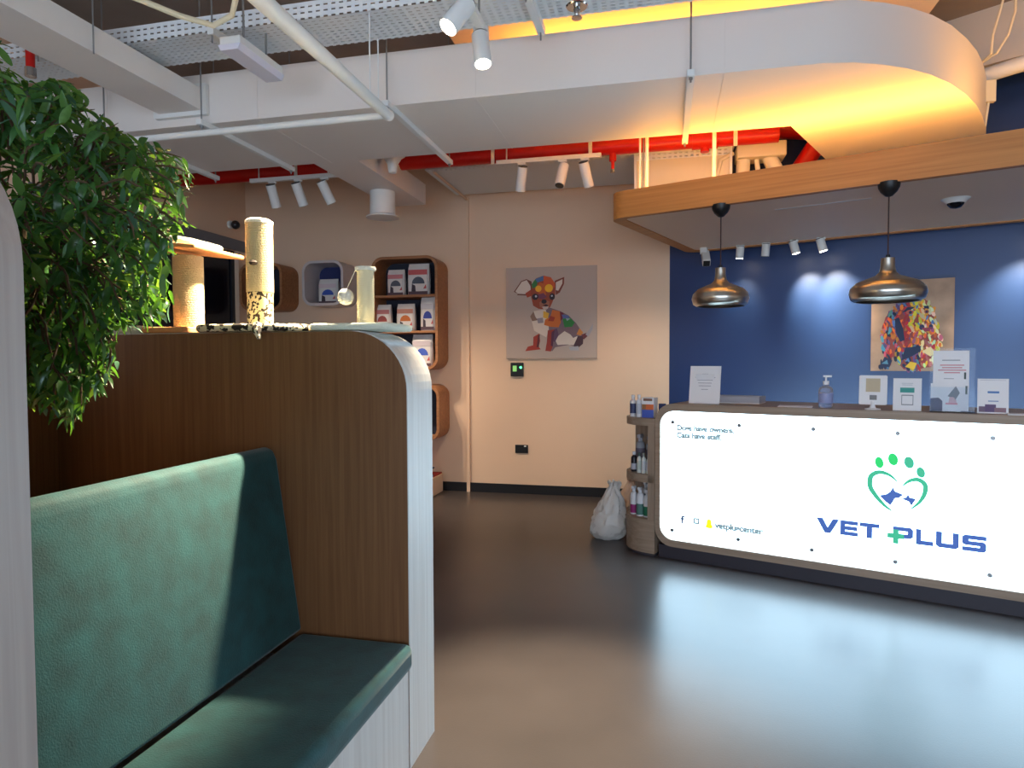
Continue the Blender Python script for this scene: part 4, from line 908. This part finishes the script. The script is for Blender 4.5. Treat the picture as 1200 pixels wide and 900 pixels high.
s1, s2, s3 = S1 + 0.012, S2 + 0.012, u3z[0] + 0.028
fb(453, 473, 316, s1, 'smaller white food bag with a pink band on the top shelf', (206, 130, 136), (90, 92, 104))
fb(477, 502, 309, s1, 'larger white food bag with a red band on the top shelf', (204, 96, 96), (84, 90, 104))
fb(438, 457, 357, s2, 'white food bag with a brown oval on the middle shelf, left', (190, 120, 120), (150, 70, 66))
fb(464, 485, 356, s2, 'white food bag with an orange oval on the middle shelf', (206, 140, 120), (206, 112, 50))
fb(492, 509, 348, s2, 'plain white food bag with a blue oval on the middle shelf, right', (214, 208, 212), (52, 70, 160))
fb(482, 506, 392, s3, 'white food bag with a blue mark on the bottom shelf', (214, 200, 204), (70, 100, 200))
fb(372, 395, 327, 2.065 + 0.028, 'white food bag with a blue mark in the white niche', (220, 200, 204), (60, 90, 180), y=6.8)
tag(MB().lathe([(0.0005, 0), (0.07, 0), (0.075, 0.01), (0.075, 0.2), (0.06, 0.22), (0.0005, 0.222)], 20).build('food_tin', mat('dark_tin', (52, 56, 66), 0.4), loc=(-4.46, 6.72, 2.03 + 0.028)), 'dark food tin inside the brown niche by the doorway', 'tin')
# low display box with a dark figure
q = ony(516, 572, 6.6)
t = thing('display_box', 'low cream wooden box with a red lid against the cream wall', 'box', (-2.62, 6.60, 0))
MB().box(-0.34, 0.21, -0.18, 0.30, 0, 0.20).build('box_body', M_cream, t, bevel=0.006); MB().box(-0.33, 0.20, -0.17, 0.29, 0.20, 0.215).build('lid', mat('red_felt', (150, 44, 40), 0.8), t)
t = thing('climbing_toy', 'dark curled stand on the low cream box', 'toy', (-2.50, 6.6, 0.215))
MB().lathe([(0.08, 0), (0.08, 0.01), (0.03, 0.02), (0.015, 0.05)], 16).build('base', mat('navy_plastic', (30, 32, 70), 0.4), t)
MB().tube([(0, 0, 0.03), (0.02, 0, 0.1), (-0.03, 0, 0.18), (0.0, 0, 0.27), (-0.02, 0, 0.36)], 0.02, 10).build('stem', MATS['navy_plastic'], t)
MB().box(0.0, 0.09, -0.03, 0.03, 0.08, 0.1).box(-0.1, 0.02, -0.03, 0.03, 0.25, 0.27).build('arm', MATS['navy_plastic'], t, bevel=0.005)

# ------------------------------------------------------------------ booth bench
XF = -0.876; YE0, YE1 = 2.143, 2.385; ZE = 1.56
be = thing('booth_bench', 'teal velvet booth bench between tall oak end panels with pale edges', 'bench', (XF, 1.44, 0))
def profile(x_front, x_back, ztop, r, inset=0.0, n=12):
    pts = [(x_back, 0.0), (x_front - inset, 0.0)]
    for k in range(n + 1):
        a = PI / 2 * k / n; pts.append((x_front - r + (r - inset) * math.cos(a), ztop - r + (r - inset) * math.sin(a)))
    return pts + [(x_back, ztop - inset)]
def end_panel(y0, y1, ztop, r, xback, em=M_edge):
    y0 -= 1.44; y1 -= 1.44; xb = xback - XF
    e = MB().prism(profile(0, xb, ztop, r, 0.004), 'y', y0, y1).build('end_panel', M_oak, be, smooth=30)
    o_, i_ = profile(0, xb, ztop, r, 0.0), profile(0, xb, ztop, r, 0.0039)
    mb = MB()
    for k in range(1, len(o_) - 1):
        q = [o_[k], o_[k + 1], i_[k + 1], i_[k]]
        mb.prism(q, 'y', y0 - 0.001, y1 + 0.001)
    b_ = mb.build('edge_band', em, e, smooth=30); b_['label'] = 'pale laminate edge band'
    return e
end_panel(YE0, YE1, ZE, 0.215, -2.40)
end_panel(0.50, 0.742, 1.80, 0.215, -2.40, wood('grey_laminate_edge', (164, 150, 142), (182, 170, 162), 'z'))
y0, y1 = 0.744 - 1.44, YE0 - 0.002 - 1.44
MB().box(-0.6, -0.006, y0, y1, 0.0, 0.362).build('seat_base', M_edge, be)
MB().box(-1.52, -1.50, y0, y1, 0.0, 1.40).build('rear_panel', M_oak, be)
MB().box(-0.66, -0.62, y0, y1, 0.0, 1.08).build('back_board', M_oak, be)
MB().box(-0.43, 0.018, y0 + 0.002, y1 - 0.002, 0.363, 0.46).build('seat_cushion', M_velvet, be, bevel=0.03, seg=5)
bx0 = -1.295 - XF
MB().prism([(bx0, 0.464), (bx0 - 0.005, 0.5), (-1.385 - XF, 1.09), (-1.40 - XF, 1.125), (-1.43 - XF, 1.138), (-1.47 - XF, 1.125), (-1.485 - XF, 1.09), (-1.485 - XF, 0.464)], 'y', y0 + 0.004, y1 - 0.004).build('back_cushion', M_velvet, be, smooth=50, bevel=0.012, seg=3)

# ------------------------------------------------------------------ cat furniture on the end panel
ZQ = ZE + 0.001; YQ = 2.265
xq = lambda px, py=386: ony(px, py, YQ)[0]
zq = lambda px, py: ony(px, py, YQ)[2]
def rope(mb, x, y, z0, z1, r, pitch=0.007):
    n = int((z1 - z0) / pitch); prof = []
    for i in range(n):
        z = z0 + i * pitch
        for k in range(4): prof.append((r - 0.0022 + 0.0022 * math.sin(PI * (k + 0.5) / 4), z + pitch * k / 4))
    return mb.lathe([(0.0005, z0)] + prof + [(r * 0.9, z1), (0.0005, z1)], 24, (x, y, 0))
# perch scratcher
x_ = xq(222); r_ = (xq(237, 340) - xq(208, 340)) / 2
t = thing('perch_scratcher', 'sisal scratching post carrying a tilted cushioned perch, nearest the plant', 'cat furniture', (x_, YQ, ZQ))
x0_, x1_ = xq(195) - x_, xq(241) - x_
MB().box(x0_, x1_, -0.13, 0.13, 0, 0.022).build('base_board', mat('pine_board', (214, 150, 96), 0.6), t, bevel=0.004)
rope(MB(), 0, 0, 0.022, zq(222, 300) - ZQ, r_).build('sisal_post', M_sisal, t, smooth=60)
pl = MB().box(-0.30, 0.15, -0.15, 0.15, 0, 0.018).build('perch_board', MATS['pine_board'], t, bevel=0.006); pl.location = (0.0, 0, zq(222, 296) - ZQ + 0.004); pl.rotation_euler = (0, math.radians(7), 0)
MB().prism(rrect(-0.28, 0.09, -0.13, 0.13, 0.06, 6), 'z', 0.0185, 0.045).build('perch_cushion', M_plush, pl, bevel=0.012, seg=3)
t = tag(MB().prism(rrect(-0.17, 0.17, -0.12, 0.12, 0.06, 6), 'z', 0, 0.03).build('pet_cushion', M_plush, bevel=0.012, seg=3, loc=(xq(150), YQ, ZQ)), 'flat white plush pad on the end panel beside the perch scratcher', 'cushion')
# leopard post
x_ = xq(305.5); r_ = (xq(318.5, 330) - xq(291, 330)) / 2
t = thing('tall_scratcher', 'tall bare sisal scratching post with a spotted lower half and speckled plush base', 'cat furniture', (x_, YQ, ZQ))
M_spk = bpy.data.materials.new('speckled_plush'); M_spk.use_nodes = True
def spots(m, scale, thr, a, b):
    nt = m.node_tree; bs = nt.nodes['Principled BSDF']; bs.inputs['Roughness'].default_value = 0.9
    tc = nt.nodes.new('ShaderNodeTexCoord'); n = nt.nodes.new('ShaderNodeTexVoronoi'); n.inputs['Scale'].default_value = scale
    nn = nt.nodes.new('ShaderNodeTexNoise'); nn.inputs['Scale'].default_value = scale * 0.9
    nt.links.new(tc.outputs['Object'], n.inputs['Vector']); nt.links.new(tc.outputs['Object'], nn.inputs['Vector'])
    r = nt.nodes.new('ShaderNodeValToRGB'); r.color_ramp.interpolation = 'CONSTANT'; r.color_ramp.elements[0].color = lin(b) + (1,); r.color_ramp.elements[1].position = thr; r.color_ramp.elements[1].color = lin(a) + (1,)
    nt.links.new(nn.outputs['Fac'], r.inputs['Fac']); nt.links.new(r.outputs['Color'], bs.inputs['Base Color'])
spots(M_spk, 60, 0.5, (226, 212, 180), (40, 32, 26))
M_leo = bpy.data.materials.new('leopard_plush'); M_leo.use_nodes = True; spots(M_leo, 75, 0.47, (222, 200, 150), (52, 40, 28))
ztop_, zmid = zq(305, 261) - ZQ, zq(305, 343) - ZQ
MB().cyl((0, 0, 0.028), (0, 0, zmid), r_ * 0.94, n=28).build('spotted_sleeve', M_leo, t)
rope(MB(), 0, 0, zmid, ztop_, r_, 0.0065).build('sisal_post', M_sisal, t, smooth=60)
MB().lathe([(r_ * 1.02, ztop_ - 0.006), (r_ * 1.02, ztop_ + 0.004), (r_ * 0.8, ztop_ + 0.012), (0.0005, ztop_ + 0.014)], 28).build('post_cap', M_plush, t)
MB().lathe([(0.0005, -0.011), (0.012, -0.008), (0.016, 0), (0.01, 0.008), (0.0005, 0.01)], 12, (0.012, -r_ - 0.006, zq(308, 310) - ZQ)).build('knot', mat('dark_fringe', (48, 36, 28), 0.9), t)
MB().prism(rrect(xq(245) - x_, xq(368) - x_, -0.16, 0.16, 0.13, 8), 'z', 0, 0.028).build('plush_base', M_spk, t, bevel=0.012, seg=3)
MB().tube([(0.09, -0.155, 0.02), (0.1, -0.17, -0.0), (0.11, -0.172, -0.03)], [0.02, 0.016, 0.006], 8).build('hanging_tag', M_spk, t)
# small post with ball
x_ = xq(429); r_ = (xq(438.5, 350) - xq(419, 350)) / 2
t = thing('small_scratcher', 'short white scratching post with a hanging ball on a white base', 'cat furniture', (x_, YQ, ZQ))
ztop_ = zq(429, 313) - ZQ
rope(MB(), 0, 0, 0.026, ztop_ - 0.01, r_ * 0.95, 0.006).build('sisal_post', mat('pale_sisal', (222, 208, 170), 0.85), t, smooth=60)
MB().lathe([(r_ * 1.1, ztop_ - 0.014), (r_ * 1.16, ztop_ - 0.008), (r_ * 1.1, ztop_), (0.0005, ztop_ + 0.002)], 24).build('post_cap', M_plush, t)
MB().prism(rrect(xq(379) - x_, xq(472) - x_, -0.12, 0.12, 0.03, 5), 'z', 0, 0.026).build('plush_base', mat('pale_plush', (222, 224, 206), 0.95, bump=0.4, bscale=200), t, bevel=0.011, seg=3)
zb2 = zq(411, 349) - ZQ; xb2 = xq(411, 349) - x_
MB().ball((xb2, -0.04, zb2), 0.03, 12).build('ball', M_plush, t)
MB().tube([(-r_ * 0.8, -r_ * 0.6, ztop_ - 0.006), (xb2 + 0.005, -0.04, zb2 + 0.028)], 0.0015, 6).build('string', M_plush, t)

# ------------------------------------------------------------------ plant
PC = Vector((-1.66, 1.38, 1.82))
pt = thing('potted_tree', 'leafy green indoor tree behind the bench backrest', 'plant', (-1.76, 1.41, 0))
off = Vector(pt.location)
MB().box(-0.2, 0.18, -0.3, 0.3, 0, 0.7).build('planter', mat('dark_planter', (70, 62, 58), 0.6), pt, bevel=0.01)
M_bark = mat('bark', (86, 66, 44), 0.9, bump=0.4, bscale=60)
MB().tube([(0, 0, 0.65), (0.02, 0.02, 1.1), (0.05, 0, 1.5), (0.1, 0, 1.85)], [0.03, 0.026, 0.02, 0.012], 10).build('trunk', M_bark, pt)
def leaf_mat(name, c1, c2):
    m = mat(name, c1, 0.27, var=0.3, vscale=5, spec=0.5); b = m.node_tree.nodes['Principled BSDF']
    b.inputs['Subsurface Weight'].default_value = 0.0; b.inputs['Transmission Weight'].default_value = 0.0
    nt = m.node_tree; tr = nt.nodes.new('ShaderNodeBsdfTranslucent'); tr.inputs[0].default_value = lin(c2) + (1,)
    mx = nt.nodes.new('ShaderNodeMixShader'); mx.inputs[0].default_value = 0.35
    out = nt.nodes['Material Output']; nt.links.new(b.outputs[0], mx.inputs[1]); nt.links.new(tr.outputs[0], mx.inputs[2]); nt.links.new(mx.outputs[0], out.inputs[0])
    return m
LM = [leaf_mat('leaf_dark', (58, 96, 52), (90, 140, 40)), leaf_mat('leaf_mid', (84, 126, 64), (130, 165, 50)), leaf_mat('leaf_blue', (78, 116, 92), (95, 135, 70))]
def leaf_geo(L, W, curl, fold):
    vs_, fs = [], []
    n = 5
    for i in range(n + 1):
        f_ = i / n; wd = W * math.sin(PI * (f_ * 0.93 + 0.05)) ** 0.8 * (1 - 0.25 * f_); z = -curl * f_ * f_ * L
        vs_ += [(f_ * L, -wd, z + fold * wd), (f_ * L, 0, z), (f_ * L, wd, z + fold * wd)]
    for i in range(n):
        a = i * 3; fs += [(a, a + 1, a + 4, a + 3), (a + 1, a + 2, a + 5, a + 4)]
    return vs_, fs
fwv = Vector(_fw)
PM = [(-900, -300), (0, 38), (10, 70), (22, 90), (40, 98), (60, 85), (90, 92), (100, 113), (112, 128), (135, 138), (150, 158), (170, 160), (192, 172), (230, 192), (240, 225), (216, 245), (228, 262), (202, 285), (196, 330), (206, 348), (190, 378), (150, 382), (128, 392), (142, 415), (132, 455), (104, 466), (96, 502), (75, 497), (50, 482), (20, 474), (-900, 480)]
def pxy(p):
    v = Vector(p) - Vector(_C); zc = max(0.05, v.dot(fwv)); return 600 + FPX * v.dot(Vector(_R)) / zc, 450 - FPX * v.dot(Vector(_U)) / zc
lr = random.Random(21)
leaves = []; twigs = MB()
main = []
def twig(start, direc, length, nl, droop=0.3):
    p = Vector(start); d = Vector(direc).normalized(); pts = [p.copy()]
    steps = 6
    for i in range(steps):
        d = (d + Vector((lr.uniform(-.25, .25), lr.uniform(-.25, .25), lr.uniform(-.2, .2) - droop * 0.25))).normalized()
        p = p + d * length / steps; pts.append(p.copy())
    if all(inside(pxy(q), PM) for q in pts): twigs.tube([q - off for q in pts], [0.003] * (len(pts) - 1) + [0.001], 4)
    for k in range(nl):
        f_ = 0.15 + 0.85 * k / max(1, nl - 1); i = min(steps - 1, int(f_ * steps)); q = pts[i].lerp(pts[i + 1], f_ * steps - i)
        dd = (pts[i + 1] - pts[i]).normalized()
        side = dd.cross(Vector((lr.uniform(-1, 1), lr.uniform(-1, 1), lr.uniform(-1, 1)))).normalized()
        ld_ = (dd * lr.uniform(0.2, 0.7) + side * 0.8 + Vector((0, 0, lr.uniform(-0.3, 0.15)))).normalized()
        leaves.append((q, ld_, lr.uniform(0.038, 0.062)))
def ell(rx, ry, rz):
    while True:
        v = Vector((lr.uniform(-1, 1), lr.uniform(-1, 1), lr.uniform(-1, 1)))
        if v.length <= 1: return Vector((v.x * rx, v.y * ry, v.z * rz)), v.length
for i in range(700):
    v, l_ = ell(0.42, 0.40, 0.50)
    if l_ < 0.35 and lr.random() < 0.6: continue
    s_ = PC + v * 0.72
    twig(s_, v.normalized() * 0.8 + Vector((0, 0, 0.25)), lr.uniform(0.15, 0.26), lr.randint(9, 13), 0.7)
for (px, py, dep, n_) in ((70, 430, 1.68, 9), (110, 420, 1.72, 7), (50, 455, 1.6, 6), (85, 450, 1.7, 5), (195, 360, 1.75, 7), (165, 390, 1.78, 6), (205, 300, 1.8, 6), (215, 240, 1.85, 6), (130, 150, 1.9, 5), (180, 170, 1.9, 5)):
    b_ = Vector(_C + ray(px, py) * dep)
    for k in range(n_ // 2 + 1):
        s_ = b_ + Vector((lr.uniform(-.05, .05), lr.uniform(-.05, .05), lr.uniform(-.02, .06)))
        twig(s_, Vector((lr.uniform(-.5, .7), lr.uniform(-.3, .6), -0.3)), lr.uniform(0.10, 0.16), lr.randint(6, 9), 0.9)
q = Vector(_C + ray(78, 460) * 1.66); twig(q, (0.12, 0.1, -1), 0.11, 5, 0.4)
twigs.build('twigs', M_bark, pt, smooth=0)['kind'] = 'stuff'
for a_ in range(7):
    e_ = PC + Vector((0.3 * math.cos(a_ * 0.9), 0.3 * math.sin(a_ * 0.9), -0.1 + 0.06 * a_)) - off
    MB().tube([(0.05, 0, 1.35 + a_ * 0.05), ((0.05 + e_.x) / 2, e_.y / 2, e_.z - 0.05), e_], [0.009, 0.006, 0.003], 6).build('branch', M_bark, pt)
protos = []
for k in range(6):
    v_, f_ = leaf_geo(1.0, lr.uniform(0.15, 0.21), lr.uniform(0.05, 0.85), lr.uniform(0.1, 0.5))
    me = bpy.data.meshes.new('leaf'); me.from_pydata(v_, [], f_); me.materials.append(LM[(0, 1, 0, 1, 2, 0)[k]])
    for p in me.polygons: p.use_smooth = True
    protos.append((me, v_, f_))
def leaf_matrix(q, d, L):
    z = Vector((lr.uniform(-.5, .5), lr.uniform(-.5, .5), 1)); y = z.cross(d).normalized(); z = d.cross(y)
    return Matrix(((d.x * L, y.x * L, z.x * L, q.x - off.x), (d.y * L, y.y * L, z.y * L, q.y - off.y), (d.z * L, y.z * L, z.z * L, q.z - off.z), (0, 0, 0, 1)))
fwv = Vector(_fw)
def vis(q): # rank leaves: near the camera and inside the view come first
    v = q[0] - Vector(_C); zc = v.dot(fwv); x = 600 + FPX * v.dot(Vector(_R)) / zc
    return zc + (0 if 30 < x < 1200 else 5)
leaves = [l for l in leaves if inside(pxy(l[0]), PM) and inside(pxy(l[0] + l[1] * l[2]), PM)]
leaves = [l for l in leaves if l[0].y > 0.80 and l[0].y < 2.06 and not (l[0].x > -1.52 and l[0].z < 1.17)]
leaves.sort(key=vis)
rest = [MB() for _ in LM]
for i, (q, d, L) in enumerate(leaves):
    k = lr.randrange(6); me, v_, f_ = protos[k]; mt = leaf_matrix(q, d, L)
    if i < 300:
        o = bpy.data.objects.new('leaf', me); COL.objects.link(o); o.parent = pt; o.matrix_local = mt
    else:
        rest[(0, 1, 0, 1, 2, 0)[k]].add([tuple(mt @ Vector(v)) for v in v_], f_)
fol = None
for mb, m_ in zip(rest, LM):
    o = mb.build('foliage', m_, pt, smooth=180); o['kind'] = 'stuff'
